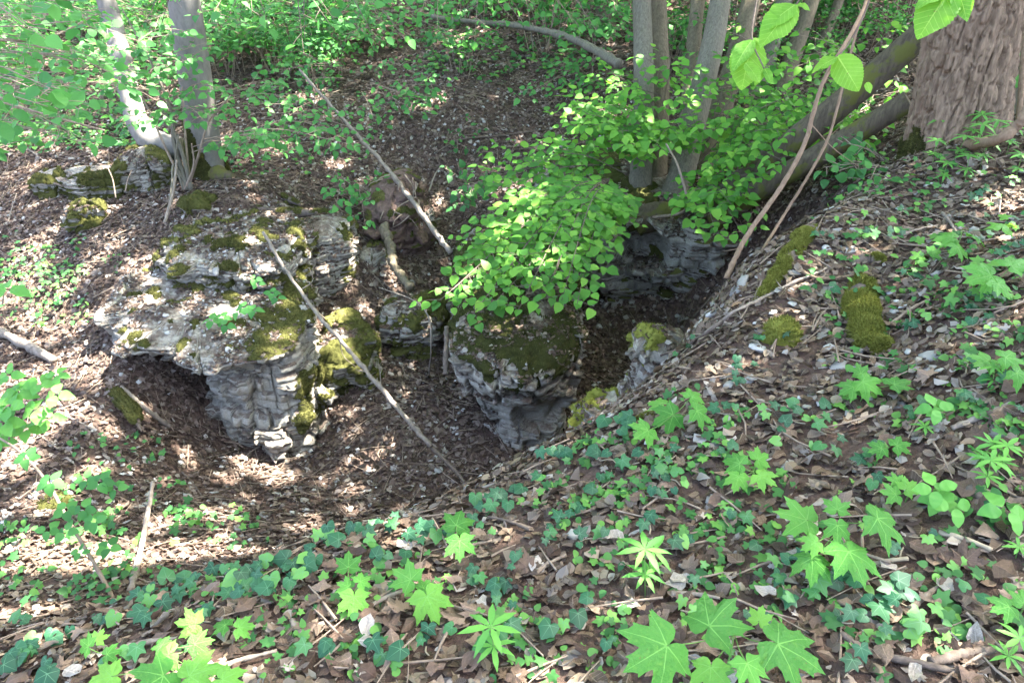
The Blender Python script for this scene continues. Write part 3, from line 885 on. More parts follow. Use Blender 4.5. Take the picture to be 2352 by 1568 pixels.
def dead(seed, w, curl, fold, tw=0.0, st=(0, .15, .4, .68, 1.0), wd=(0, .7, 1, .75, 0), rag=.1):
    rg = np.random.default_rng(seed)
    V, F, U = leaf_oval(w, fold, 0, st, [x * (1 + rg.normal(0, rag)) if x else 0 for x in wd])
    x, y = V[:, 0].copy(), V[:, 1].copy()
    V[:, 2] += .6 * (curl * (x - .5) ** 2 * 2.2 + fold * .6 * np.abs(y) + tw * y * (x - .4)) + rg.normal(0, .02, len(V))
    V[:, 0] -= .5
    V[:, 1] += rg.normal(0, .035, len(V))
    V[:, 2] += .06 * np.sin(x * 9 + seed) * np.sign(y) + rg.normal(0, .025, len(V))
    return V, F, U
T_DEAD = [dead(i, w, c, f, t) for i, (w, c, f, t) in enumerate([(.33, .3, .25, .2), (.36, -.3, .1, .5), (.28, .5, .5, -.3), (.4, .15, -.35, .3), (.3, -.45, .3, -.6), (.38, .1, .6, .1), (.42, .35, .05, .9), (.25, -.2, -.5, .4)])]
def dead_maple(seed):
    V, F, U = leaf_radial(MAPLE_O, .1, 0, .1, seed)
    rg = np.random.default_rng(seed)
    V = V.copy(); x, y = V[:, 0].copy(), V[:, 1].copy()
    V[:, 2] += rg.uniform(.15, .5) * y * y * rg.choice([-1, 1]) + rg.uniform(.1, .4) * x * x * rg.choice([1, 1, -1]) + .12 * np.sin(x * 7 + seed) * y
    V[:, :2] *= .62
    V[:, 2] *= .62
    V[:, 0] -= .1
    return V, F, U
T_DEADM = [dead_maple(i) for i in range(5)]
T_FRAG = [dead(40 + i, w, c, f, t, (0, .3, .7, 1.0), (.3, 1.0, .8, .0), .3) for i, (w, c, f, t) in enumerate([(.3, .3, .3, .4), (.45, -.3, .2, -.5), (.22, .5, .5, .8), (.4, .2, -.4, .3)])]

# ------------------------------------------------------------------ dead leaves on the ground
RG = np.random.default_rng(2024)
def tilt_frames(n, N, size, spread, rg):
    d = rg.normal(0, 1, (N, 3))
    nn = norm(n + rg.normal(0, spread, (N, 3)))
    return frames(d, nn, size)
def cull(p, mx=160, my=130):
    px, py, t = project(p)
    return (t > .5) & (px > -mx) & (px < W0 + mx) & (py > -my) & (py < H0 + my)
def scatter_region(dens, x0, x1, y0, y1, rg):
    n = int(dens * (x1 - x0) * (y1 - y0))
    x, y = rg.uniform(x0, x1, n), rg.uniform(y0, y1, n)
    z = gz(x, y)
    return np.stack([x, y, z], -1)
PATH = lambda p: np.exp(-((p[:, 1] - (15.6 + .05 * p[:, 0])) / .5) ** 2) * (p[:, 0] < .8) * (p[:, 0] > -7)
litter_near, litter_far = Acc(), Acc()
pts = scatter_region(2200, -7, 6.5, .3, 12.0, RG)
pts = pts[cull(pts)]
px, py, t = project(pts)
nrm = gn(pts[:, 0], pts[:, 1])
steep = 1 / np.maximum(nrm[:, 2], .35)
near = t < 4.7
keep = RG.random(len(pts)) < np.where(near, .85, .8) * np.clip(steep / 1.6, .6, 1)
pts, nrm, t, near = pts[keep], nrm[keep], t[keep], near[keep]
def litter_size(N, near, rg):
    s = np.where(near, np.where(rg.random(N) < .45, rg.uniform(.018, .04, N), rg.uniform(.035, .07, N)), np.where(rg.random(N) < .3, rg.uniform(.05, .085, N), rg.uniform(.022, .055, N)))
    return s
sz = litter_size(len(pts), near, RG)
lift = RG.uniform(.0, .022, len(pts)) + .004
pos = pts + nrm * lift[:, None]
top = lift > .017
FR = tilt_frames(nrm, len(pts), sz, .24, RG)
kind = RG.random(len(pts))
# the dead leaves that show largest: each a thing of its own
score = sz / t * (lift > .014) * (kind < .8)
px, py, _ = project(pos)
inframe = (px > 5) & (px < W0 - 5) & (py > 5) & (py < H0 - 5)
best = np.argsort(-(score * inframe))[:300]
single = np.zeros(len(pts), bool); single[best] = True
TONES = [('dark brown', (.085, .052, .036)), ('brown', (.16, .105, .072)), ('tan', (.26, .185, .13)), ('pale grey', (.45, .4, .335))]
for tn, tc_ in TONES:
    M['dead_' + tn] = leaf_mat('dead_leaf_' + tn.replace(' ', '_'), pinnate=6, relief=.6, mott=(tuple(min(1, c * 1.6) for c in tc_), tuple(c * .35 for c in tc_)), vein_col=tuple(min(1, c * 1.4) for c in tc_), stops=[(0, tuple(c * .8 for c in tc_)), (1, tuple(c * 1.2 for c in tc_))], trans=.18, rough=.7, spec=.3, tcol=1.1)
DL = [[mesh_np('dry_leaf', v, f, M['dead_' + tn], True, u) for v, f, u in T_DEAD + T_DEADM] for tn, _ in TONES]
lm = [(n_, G(*q_)) for n_, q_ in [('mossy log', (2000, 740)), ('furrowed tree', (2200, 360)), ('rim of the pit', (1300, 1020)), ('seven-leaved maple seedling', (1930, 1230)), ('bottom maple leaves', (1700, 1490)), ('left rim ivy', (700, 1300)), ('sunlit maple leaves', (420, 1520)),
      ('bottom woodruff sprig', (1140, 1490)), ('stones below the log', (1890, 840)), ('twin maple leaves', (1052, 1235)), ('right frame edge', (2330, 1000)), ('bottom right corner', (2300, 1520)), ('bushy woodruff', (1480, 1350)), ('two sunny maple leaves', (960, 1350)), ('bottom left corner', (100, 1530)), ('mid-slope maple seedling', (1720, 1080)), ('rim maple seedling', (1540, 950)), ('dark forked branch', (2020, 1520)), ('three-leaf column', (810, 1370)), ('middle of the near slope', (1450, 1200))]]
def near_what(p):
    return min(lm, key=lambda q: np.linalg.norm(q[1] - p))[0]
def put(o, pos, fr):
    m = np.eye(4); m[:3, :3] = fr; m[:3, 3] = pos
    o.matrix_world = Matrix([[float(v) for v in r] for r in m])
for i in best:
    mp = RG.random() < .22
    k = RG.integers(len(T_DEAD), len(DL[0])) if mp else RG.integers(0, len(T_DEAD))
    ti = RG.choice(4, p=[.3, .4, .3, 0] if mp else [.25, .35, .28, .12])
    o = link('dry_leaf', DL[ti][k])
    put(o, pos[i] + nrm[i] * .006, FR[i] * (1.35 if mp else 1.12))
    tag(o, ('large ' if sz[i] > .075 else ('small ' if sz[i] < .06 else '')) + TONES[ti][0] + (' lobed' if mp else ' oval') + ' dead leaf near the ' + near_what(pos[i]), 'dead leaf', 'dead leaves on the near slope', 'thing')
rest = ~single
for acc, sel in ((litter_near, rest & near), (litter_far, rest & ~near)):
    id_ = np.nonzero(sel)[0]
    pick = RG.random(len(id_))
    tl = T_DEAD + T_DEADM[:3] + T_FRAG if acc is litter_near else T_DEAD + T_DEADM[:2] + T_FRAG
    ch = RG.integers(0, len(tl), len(id_))
    for k, T_ in enumerate(tl):
        q = id_[ch == k]
        acc.add(*instance(T_, pos[q], FR[q]))
# farther slope: thinner, simpler leaves
pts = scatter_region(260, -11, 9, 11.5, 20, RG)
pts = np.vstack([pts, scatter_region(420, -12, -6.5, 5, 12, RG), scatter_region(420, 6.3, 9, 5, 12, RG)])
pts = pts[cull(pts)]
pts = pts[PATH(pts) < RG.random(len(pts)) * .8 + .2]
nrm = gn(pts[:, 0], pts[:, 1])
FR = tilt_frames(nrm, len(pts), RG.uniform(.06, .1, len(pts)), .3, RG)
ch = RG.integers(0, 3, len(pts))
for k in range(3):
    q = ch == k
    litter_far.add(*instance(T_FRAG[k], pts[q] + nrm[q] * .012, FR[q]))
# litter on the rock tops
for (V_, F_, c_, n_, a_) in SITES:
    n = int(a_.sum() * 1300)
    if n < 3: continue
    ii = RG.choice(len(F_), n, p=a_ / a_.sum())
    p_ = c_[ii]
    ok = fbm(p_ / .22, 2, 91) > -.08
    p_, nn = p_[ok], norm(n_[ii][ok] + np.array([0, 0, .6]))
    FR = tilt_frames(nn, len(p_), RG.uniform(.025, .055, len(p_)), .25, RG)
    ch = RG.integers(0, 4, len(p_))
    for k in range(4):
        litter_far.add(*instance((T_DEAD[:2] + T_FRAG[:2])[k], p_[ch == k] + nn[ch == k] * .012, FR[ch == k]))
for acc, nm, mt, lb in ((litter_near, 'leaf_litter', 'dead', 'dry brown leaf litter covering the near slope'), (litter_far, 'leaf_litter', 'dead_dark', 'dark brown leaf litter over the pit and the far slopes')):
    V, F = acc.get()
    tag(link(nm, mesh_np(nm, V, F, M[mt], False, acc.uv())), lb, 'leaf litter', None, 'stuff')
# fine twig litter
acc = Acc()
pts = scatter_region(42, -6.5, 6, .4, 12, RG)
pts = pts[cull(pts)]
for p_ in pts:
    L = RG.uniform(.08, .4) * (1 if p_[1] > 3.2 else .7)
    a = RG.uniform(0, 2 * math.pi)
    d = np.array([math.cos(a), math.sin(a), 0]) * L
    q = np.stack([p_, p_ + d * .5 + RG.normal(0, .03, 3) * L, p_ + d])
    q[:, 2] = gz(q[:, 0], q[:, 1]) + .018 + RG.uniform(0, .02)
    acc.add(*tube(q, np.array([1, .8, .45]) * RG.uniform(.002, .0055), 4, None, False))
V, F = acc.get()
tag(link('twig_litter', mesh_np('twig_litter', V, F, M['twig'])), 'thin broken twigs strewn over the leaf litter', 'twigs', None, 'stuff')
# ------------------------------------------------------------------ trees and the leaf roof above
def bark_disp(amp, sc, zs, seed, ridge=True):
    def f(p, th, s):
        q = p / np.array([sc, sc, sc * zs])
        n = fbm(q, 3, seed)
        return amp * ((1 - 2.2 * np.abs(n)) if ridge else n)
    return f
def trunk_of(pts, rad, mat, parent, k=20, n=40, amp=.006, sc=.05, zs=4, name='trunk', seed=1, ridge=False):
    path = smooth_path(pts, n)
    r = np.interp(np.linspace(0, 1, n), np.linspace(0, 1, len(rad)), rad)
    V, F = tube(path, r, k, bark_disp(amp, sc, zs, seed, ridge))
    part(name, V, F, M[mat], parent, True)
    return path
TREES = []   # thing, crown centre x, y
# the big furrowed trunk on the near slope
b = P(2205, 285, 4.75); b[2] = gz(b[0], b[1])
big = thing('furrowed_tree', 'massive furrowed bark tree trunk standing on the near slope, moss at its foot', 'tree', b)
hgt = np.concatenate([np.linspace(-.35, 1.6, 220), np.linspace(1.65, 9.5, 40)])
path = b + np.stack([-.13 * hgt + .004 * hgt ** 2, .02 * hgt, hgt], -1)
rad = .25 + .13 * np.exp(-(hgt + .3) / .3) - .012 * np.clip(hgt, 0, 9)
def big_d(p, th, s_):
    wob = .03 * fbm(p / .15, 2, 77)
    q = np.stack([(p[..., 0] + wob) / .038, (p[..., 1] + wob) / .038, p[..., 2] / .22], -1)
    n1 = vnoise(q, 3); n2 = vnoise(q * np.array([1.9, 1.9, 2.6]) + 5, 4)
    rid = sstep(.02, .2, np.abs(n1)) * .026 + sstep(.03, .25, np.abs(n2)) * .014 + .006 * fbm(p / np.array([.015, .015, .03]), 2, 8) - .02
    hh = (p[..., 2] - b[2])
    flare = np.exp(-(hh + .1) / .25) * (.06 * np.sin(th * 3 + 1.0) + .04 * np.sin(th * 5 + 2))
    crack = -.05 * np.exp(-((th - 4.25 - .12 * np.sin(hh * 6)) / .06) ** 2) * sstep(.2, .5, hh)
    return rid + flare + crack
V, F = tube(path, rad, 220, big_d)
part('trunk', V, F, M['bark_rough'], big, True)
TREES.append((big, 5.5, 6.5))
Fq = F[0]
sel = (V[:, 2] < b[2] + .28)
mk = fbm(V / .12, 3, 71) + .1 - 2.2 * (V[:, 2] > b[2] + .12 + .1 * fbm(V / .2, 2, 5)) - 1.5 * (V[:, 0] > b[0] - .12)
moss_on(V, Fq, mk, .025, M['moss'], big, 5000, .015, seed=12)
# the two grey trunks on the far left
b = P(482, 405, 8.9); b[2] = gz(b[0], b[1])
tl = thing('grey_tree', 'upright smooth grey tree trunk with a moss-covered foot beside the shrub stems', 'tree', b)
hh = np.concatenate([np.linspace(-.3, 2.2, 60), np.linspace(2.4, 9, 20)])
path = b + np.stack([.06 * hh, .0 * hh, hh], -1)
rad = .185 + .2 * np.exp(-(hh + .25) / .22) - .008 * np.clip(hh, 0, 9)
V, F = tube(path, rad, 48, lambda p, th, s: .012 * fbm(p / np.array([.12, .12, .6]), 3, 6) + np.exp(-(p[..., 2] - b[2]) / .2) * .07 * np.sin(th * 3 + 2.4) - .035 * np.exp(-((th - 5.2) / .12) ** 2))
part('trunk', V, F, M['bark_grey'], tl, True)
moss_on(V, F[0], fbm(V / .2, 3, 31) + .55 - 1.6 * sstep(.25, .75, V[:, 2] - b[2] + .35 * (V[:, 0] - b[0]) / .2), .035, M['moss'], tl, 9000, .016, seed=13)
root = [P(495, 395, 8.75), P(520, 420, 8.6), P(545, 455, 8.5)]
for q in root: q[2] = gz(q[0], q[1]) + .04
V, F = tube(smooth_path(root, 20), np.linspace(.13, .03, 20), 16, lambda p, th, s: .02 * fbm(p / .1, 2, 3))
part('root', V, F, M['bark_mossy'], tl, True)
TREES.append((tl, -2.0, 10.5))
t9 = 8.8
tc = thing('grey_tree', 'sunlit smooth grey tree trunk curving sharply up from its foot', 'tree', P(385, 338, t9))
pts = [P(420, 340, t9), P(385, 338, t9), P(345, 322, t9), P(316, 280, t9), P(300, 225, t9), P(275, 120, t9), P(250, 20, t9 + .1)]
pts += [pts[-1] + np.array([-.15, .1, 1.2]), pts[-1] + np.array([-.3, .3, 4]), pts[-1] + np.array([-.4, .5, 8])]
trunk_of(pts, [.12, .15, .15, .125, .12, .115, .11, .1, .09, .06], 'bark_grey', tc, 28, 90, .012, .12, 3)
TREES.append((tc, -6.5, 9.5))
# the many-stemmed lime tree on the rock wall
lime = thing('lime_tree', 'many-stemmed lime tree spreading low leafy branches over the rock wall and pillar', 'tree', (1.68, 8.55, -1.3))
tb = 8.7
stems = [([(1468, 470, tb), (1476, 330, tb), (1478, 160, tb), (1474, -20, tb)], .125), ([(1500, 460, tb + .3), (1508, 300, tb + .3), (1512, 150, tb + .3), (1508, -20, tb + .3)], .14),
         ([(1515, 520, tb - .1), (1565, 400, tb - .1), (1603, 240, tb - .15), (1635, 110, tb - .2), (1658, -20, tb - .2)], .145),
         ([(1600, 430, tb + .4), (1650, 270, tb + .5), (1692, 130, tb + .6), (1730, -20, tb + .7)], .135), ([(1565, 430, tb + .8), (1580, 250, tb + 1), (1605, -20, tb + 1.2)], .1)]
for i, (pp, r) in enumerate(stems):
    q = [P(*x) for x in pp]
    d = norm(q[-1] - q[-2])
    q += [q[-1] + d * 1.5 + np.array([0, 0, .4]), q[-1] + d * 4 + np.array([0, 0, 1.6]), q[-1] + d * 6 + np.array([0, 0, 3.6])]
    m = len(q)
    trunk_of(q, list(r * np.linspace(1.1, .55, m)), ['bark_lime', 'bark_brown', 'bark_lime', 'bark_brown', 'bark_brown'][i], lime, 26, 90, .006, .035, 7, 'stem', i + 3, True)
path = [P(1440, 520, 8.25), P(1480, 505, 8.2), P(1530, 500, 8.2), P(1590, 520, 8.3)]
V, F = tube(smooth_path(path, 30), np.array([.07] * 5 + [.16] * 20 + [.09] * 5), 20, lambda p, th, s: .03 * fbm(p / .15, 3, 4))
part('root', V, F, M['bark_mossy'], lime, True)
TREES.append((lime, 3.5, 11.0))
# leaning trunks
le = thing('leaning_tree', 'long dark trunk leaning over the gully towards the furrowed tree', 'tree', P(1640, 470, 8.0))
trunk_of([P(1610, 490, 8.1), P(1700, 420, 7.7), P(1800, 345, 7.3), P(1900, 265, 7.0), P(2030, 155, 6.7), P(2150, 50, 6.4), P(2280, -70, 6.1), P(2450, -260, 5.8)], [.12, .13, .13, .125, .12, .115, .1, .09], 'bark_mossy', le, 24, 70, .006, .04, 6)
TREES.append((le, 8.5, 9.0))
le2 = thing('broken_trunk', 'broken mossy trunk with a blunt end, leaning below the long leaning trunk', 'tree trunk', P(1680, 470, 7.6))
trunk_of([P(1640, 510, 7.8), P(1745, 435, 7.4), P(1840, 380, 7.1), P(1960, 310, 6.8), P(2088, 232, 6.5)], [.105, .11, .105, .1, .092], 'bark_mossy', le2, 24, 60, .006, .04, 6)
# other trunks further back
def back_tree(label, base, tip, r, mat, cc=None, name='forest_tree', hgt=8):
    a = G(*base) if len(base) == 2 else P(*base)
    a[2] = gz(a[0], a[1]) - .15
    tt = project(a)[2]
    e = P(tip[0], tip[1], tt * (1.0 if len(tip) < 3 else tip[2]))
    d = norm(e - a)
    th_ = thing(name, label, 'tree', a)
    trunk_of([a, a + (e - a) * .5, e, e + d * 1.5 + np.array([0, 0, .5]), e + d * 3 + np.array([0, 0, hgt])], [r * 1.15, r, r * .95, r * .85, r * .5], mat, th_, 14, 30, .01, .08, 4)
    TREES.append((th_, cc[0], cc[1]) if cc else (th_, e[0], e[1]))
    return th_
back_tree('slender grey trunk slanting between the lime stems and the furrowed tree', (1735, 215), (1805, -10), .12, 'bark_lime', (7, 14))
back_tree('dark trunk behind the slanting grey one', (1790, 215), (1870, -20), .11, 'bark_brown', (9.5, 13))
back_tree('thin dark stem leaning right in the lit slope behind the furrowed tree', (1850, 180), (1935, -20), .07, 'bark_brown', (11, 16))
back_tree('far pale trunk leaning left on the hill crest', (728, 118), (690, -10), .17, 'bark_grey', (-2, 19))
back_tree('thin far trunk rising beside the path crest', (822, 85), (818, -15), .12, 'bark_lime', (1, 21))
back_tree('far dark trunk at the head of the gully', (1395, 70), (1380, -20), .13, 'bark_brown', (4, 19))
back_tree('far trunk in the bright leaves above the left slope', (150, 90, 14), (130, -20), .16, 'bark_grey', (-11, 19))
back_tree('far slim trunk between the two grey trees', (560, 110), (552, -20), .12, 'bark_lime', (-6, 20))
back_tree('shaded trunk at the frame edge beyond the furrowed tree', (2370, 240, 6.2), (2400, -20), .12, 'bark_brown', (9, 3.5))

# ---- the leaf roof: every leaf belongs to the crown of the nearest tree; gaps are cut along the sun direction to place chosen flecks
rg = np.random.default_rng(5)
OFF = SDIR[:2] / SDIR[2]
SPOTS = [(600,1040,0.093),(830,1065,0.121),(800,958,0.065),(690,900,0.149),(672,760,0.149),(520,690,0.111),(330,690,0.093),(735,770,0.186),(840,705,0.093),(935,690,0.093),(935,440,0.131),(210,500,0.240),(300,390,0.240),(60,760,0.240),(130,850,0.240),
 (30,900,0.240),(240,850,0.186),(60,1380,0.232),(150,1330,0.232),(300,1290,0.232),(430,1265,0.186),(520,1100,0.065),(590,1275,0.168),(380,1105,0.055),(430,1060,0.046),(100,1150,0.186),(20,1080,0.186),(230,1530,0.065),(430,1550,0.084),(520,1555,0.046),
 (90,1490,0.055),(750,1450,0.033),(980,1375,0.028),(2310,470,0.140),(2340,550,0.080),(1960,320,0.250),(1450,745,0.040),(1230,150,0.150),(985,245,0.180),(1000,480,0.093),(2200,1530,0.030),(890,1215,0.055),
 (1830,660,0.030),(2010,1060,0.015),(600,560,0.111),(700,230,0.250),(320,270,0.200),(1405,100,0.350),(1680,60,0.250),(1530,320,0.100),(400,220,0.250),(1420,250,0.200),(1180,420,0.200),(1120,400,0.150),
 (690,1000,0.093),(780,640,0.093),(150,950,0.149),(320,620,0.111),(10,680,0.232),(80,560,0.149),(480,1190,0.093),(690,1215,0.093),(1050,90,0.200),(40,330,0.250),(110,700,0.186),(180,640,0.111),(250,560,0.149),(60,620,0.186),(140,760,0.140),(330,950,0.093),(230,980,0.111),(60,1000,0.186),(180,1240,0.140),(380,1200,0.111),(500,1240,0.111),(110,1290,0.186),(860,830,0.055),(750,1000,0.055),(960,1000,0.046),(880,560,0.075),(500,330,0.150),(620,340,0.120),(780,380,0.100),(560,420,0.100),(800,1130,0.046),(560,1150,0.046),(250,1180,0.093),(200,1080,0.075),(30,1250,0.140)]
gaps = []
for (x, y, r) in SPOTS:
    q = G(x, y)
    gaps.append((q, r))
for (x, y, t_, r) in [(668,740,6.45,.14),(665,800,6.4,.13),(668,860,6.35,.13),(680,920,6.35,.15),(705,955,6.3,.12),(520,690,6.75,.1),(330,690,6.9,.12),(470,640,6.9,.06),(765,850,6.6,.1),(640,1000,6.4,.06),(1180,480,7.2,.2),(1150,570,6.7,.15),(1270,330,8.0,.15),(1530,330,8.3,.12),(1400,200,8.3,.18),(620,560,7.4,.06),(720,600,7.5,.12),(940,560,8.4,.1),(330,280,8.8,.2),(1250,600,6.3,.1)]:
    gaps.append((P(x, y, t_), r))
rgw = np.random.default_rng(12)
for _ in range(60):
    gaps.append((G(rgw.uniform(60, 1000), rgw.uniform(420, 1300)), rgw.uniform(.015, .06)))
for _ in range(16):
    gaps.append((G(rgw.uniform(1000, 2340), rgw.uniform(900, 1540)), rgw.uniform(.0, .02)))
for _ in range(14):
    gaps.append((G(rgw.uniform(1500, 2340), rgw.uniform(400, 900)), rgw.uniform(.0, .03)))
NL = 150000
cx_, cy_ = rg.uniform(-9, 15, NL), rg.uniform(-6, 21, NL)
cz_ = rg.uniform(6.5, 12.5, NL)
cp = np.stack([cx_, cy_, cz_], -1)
foot_ = cp[:, :2] - OFF * (cz_ + 1.2)[:, None]         # where this leaf's shadow falls
dens = np.ones(NL)
dens *= 1 - .6 * sstep(11, 14, foot_[:, 1]) 
dens *= 1 - .55 * sstep(3.6, 6, -foot_[:, 0]) * sstep(6, 9, foot_[:, 1])  # leaves thinned out of view to brighten the left and back slopes
dens *= 1 - .25 * sstep(2.6, 4.5, -foot_[:, 0])
dens *= .03 + .97 * sstep(-9.5, -7, foot_[:, 0])            # unseen roof thinned to the left and behind the camera for more sky fill
dens *= .03 + .97 * sstep(-1.2, .6, foot_[:, 1])
dens *= .1 + .9 * (1 - sstep(5.5, 7.5, foot_[:, 0]))
dens *= .78 + .22 * sstep(-.5, .2, fbm(cp / 2.6, 2, 17))
keep = rg.random(NL) < dens
for q, r in gaps:
    d = cp - q
    al = d @ SDIR
    dist = np.linalg.norm(d - al[:, None] * SDIR, axis=1)
    keep &= ~((dist < r + .055) & (al > 0))
cp = cp[keep]
tp = np.array([[x[1], x[2]] for x in TREES])
own = np.argmin(((cp[:, None, :2] - tp[None]) ** 2).sum(-1), 1)
for i, (tr, _, _) in enumerate(TREES):
    c_ = cp[own == i]
    if len(c_) < 20: continue
    nn = norm(np.array([0, 0, 1.0]) + rg.normal(0, .5, (len(c_), 3)))
    fr = frames(rg.normal(0, 1, (len(c_), 3)), nn, rg.uniform(.2, .32, len(c_)))
    c_ = c_ - fr[:, :, 0] * .5
    a = Acc()
    ch = rg.integers(0, 3, len(c_))
    for k in range(3):
        a.add(*instance(T_SIMPLE[k], c_[ch == k], fr[ch == k]))
    V, F = a.get()
    part('crown', V, F, M['canopy'], tr, False, None, 'stuff')
# ------------------------------------------------------------------ leafy branches
rgb = np.random.default_rng(99)
def spray(p0, p1, rg, side=.34, gap=.16, lgap=.055, size=.085, ncam=.45, sag=.06, start=.25, jit=.35):
    """a flat spray: spine, side twigs left and right, leaves left and right on each; returns leaf pos, frames, twig paths"""
    p0, p1 = np.asarray(p0, float), np.asarray(p1, float)
    L = np.linalg.norm(p1 - p0)
    m = (p0 + p1) / 2 + np.array([0, 0, sag * L + rg.normal(0, .04) * L])
    n = max(6, int(L / .12))
    sp = smooth_path([p0, m, p1], n)
    dirn = norm(p1 - p0)
    mid = (p0 + p1) / 2
    n0 = norm(np.array([0, 0, 1.0]) + ncam * norm((CAM - mid) * np.array([1, 1, .3])))
    sd = norm(np.cross(n0, dirn))
    pos, dirs, tw = [], [], [(sp, .004 + .0015 * L)]
    k = 0
    s = start * L
    while s < L:
        f = s / L
        i = min(int(f * (n - 1)), n - 2)
        b = sp[i] + (sp[i + 1] - sp[i]) * (f * (n - 1) - i)
        sg = 1 if k % 2 else -1
        ln = side * (1.1 - .75 * f) * rg.uniform(.7, 1.25)
        d = norm(dirn * rg.uniform(.5, .9) + sg * sd + rg.normal(0, .12, 3))
        e = b + d * ln - np.array([0, 0, .12 * ln])
        tw.append((np.stack([b, (b + e) / 2 + np.array([0, 0, .04 * ln]), e]), .0028))
        q = lgap * .7; kk = 0
        while q < ln + lgap * .5:
            g = min(q / ln, 1)
            c = b + (e - b) * g
            s2 = 1 if kk % 2 else -1
            ld = norm(d * (.7 if g < .97 else 1.5) + s2 * np.cross(n0, d) * (1.0 if g < .97 else .1) + rg.normal(0, .2, 3))
            pos.append(c); dirs.append(ld)
            q += lgap * rg.uniform(.8, 1.3); kk += 1
        s += gap * rg.uniform(.75, 1.25); k += 1
    pos.append(sp[-1]); dirs.append(dirn)
    pos, dirs = np.array(pos), np.array(dirs)
    N = len(pos)
    nn = norm(n0 + rg.normal(0, jit, (N, 3)))
    dirs = dirs + np.array([0, 0, -.12])
    return pos + rg.normal(0, .012, pos.shape), frames(dirs, nn, size * rg.uniform(.5, 1.25, N)), tw
def leafy(parent, sprays, tmpl, mat, rg, single=0, twigmat='twig', leafname='leaf', **kw):
    """all sprays of one plant: one branch part with its twigs, leaves joined except the largest"""
    PP, FF, tws = [], [], Acc()
    rep = kw.pop('rep', 1)
    allsp = []
    for sp in sprays:
        allsp.append(sp)
        for _ in range(rep - 1):
            e = sp[1]; a_ = sp[0]
            allsp.append(((a_[0] + rg.normal(0, 14), a_[1] + rg.normal(0, 12), a_[2] + rg.normal(0, .15)), (e[0] + rg.normal(0, 30), e[1] + rg.normal(0, 22) - 8, e[2] + rg.normal(0, .2)), *sp[2:]))
    for sp in allsp:
        kk = dict(kw)
        if len(sp) > 2: kk.update(sp[2])
        a = P(*sp[0]) if len(sp[0]) == 3 else sp[0]
        b = P(*sp[1])
        p_, f_, tw = spray(a, b, rg, **kk)
        PP.append(p_); FF.append(f_)
        for path, r in tw:
            tws.add(*tube(path, np.linspace(r, r * .35, len(path)), 5, None, False))
    PP, FF = np.concatenate(PP), np.concatenate(FF)
    V, F = tws.get()
    br = part('branch', V, F, M[twigmat], parent)
    br['kind'] = 'stuff'
    px, py, t = project(PP)
    sz = np.linalg.norm(FF[:, :, 0], axis=1) / t * ((px > 5) & (px < W0 - 5) & (py > 5) & (py < H0 - 5))
    order = np.argsort(-sz)
    sing = order[:single]
    org = np.array(parent.location)
    if single:
        ms = [mesh_np('leaf', v, f, M[mat], True, u) for v, f, u in tmpl]
        for i in sing:
            o = link(leafname, ms[rg.integers(len(ms))], parent)
            m = np.eye(4); m[:3, :3] = FF[i]; m[:3, 3] = PP[i] - org
            o.matrix_local = Matrix([[float(v) for v in r] for r in m])
    rest = order[single:]
    a = Acc()
    ch = rg.integers(0, len(tmpl), len(rest))
    for k, T_ in enumerate(tmpl):
        q = rest[ch == k]
        if len(q): a.add(*instance(T_, PP[q], FF[q]))
    if a.n:
        V, F = a.get()
        part('foliage', V, F, M[mat], parent, True, a.uv(), 'stuff')
    return len(PP)
A1 = (1400, 410, 7.9)
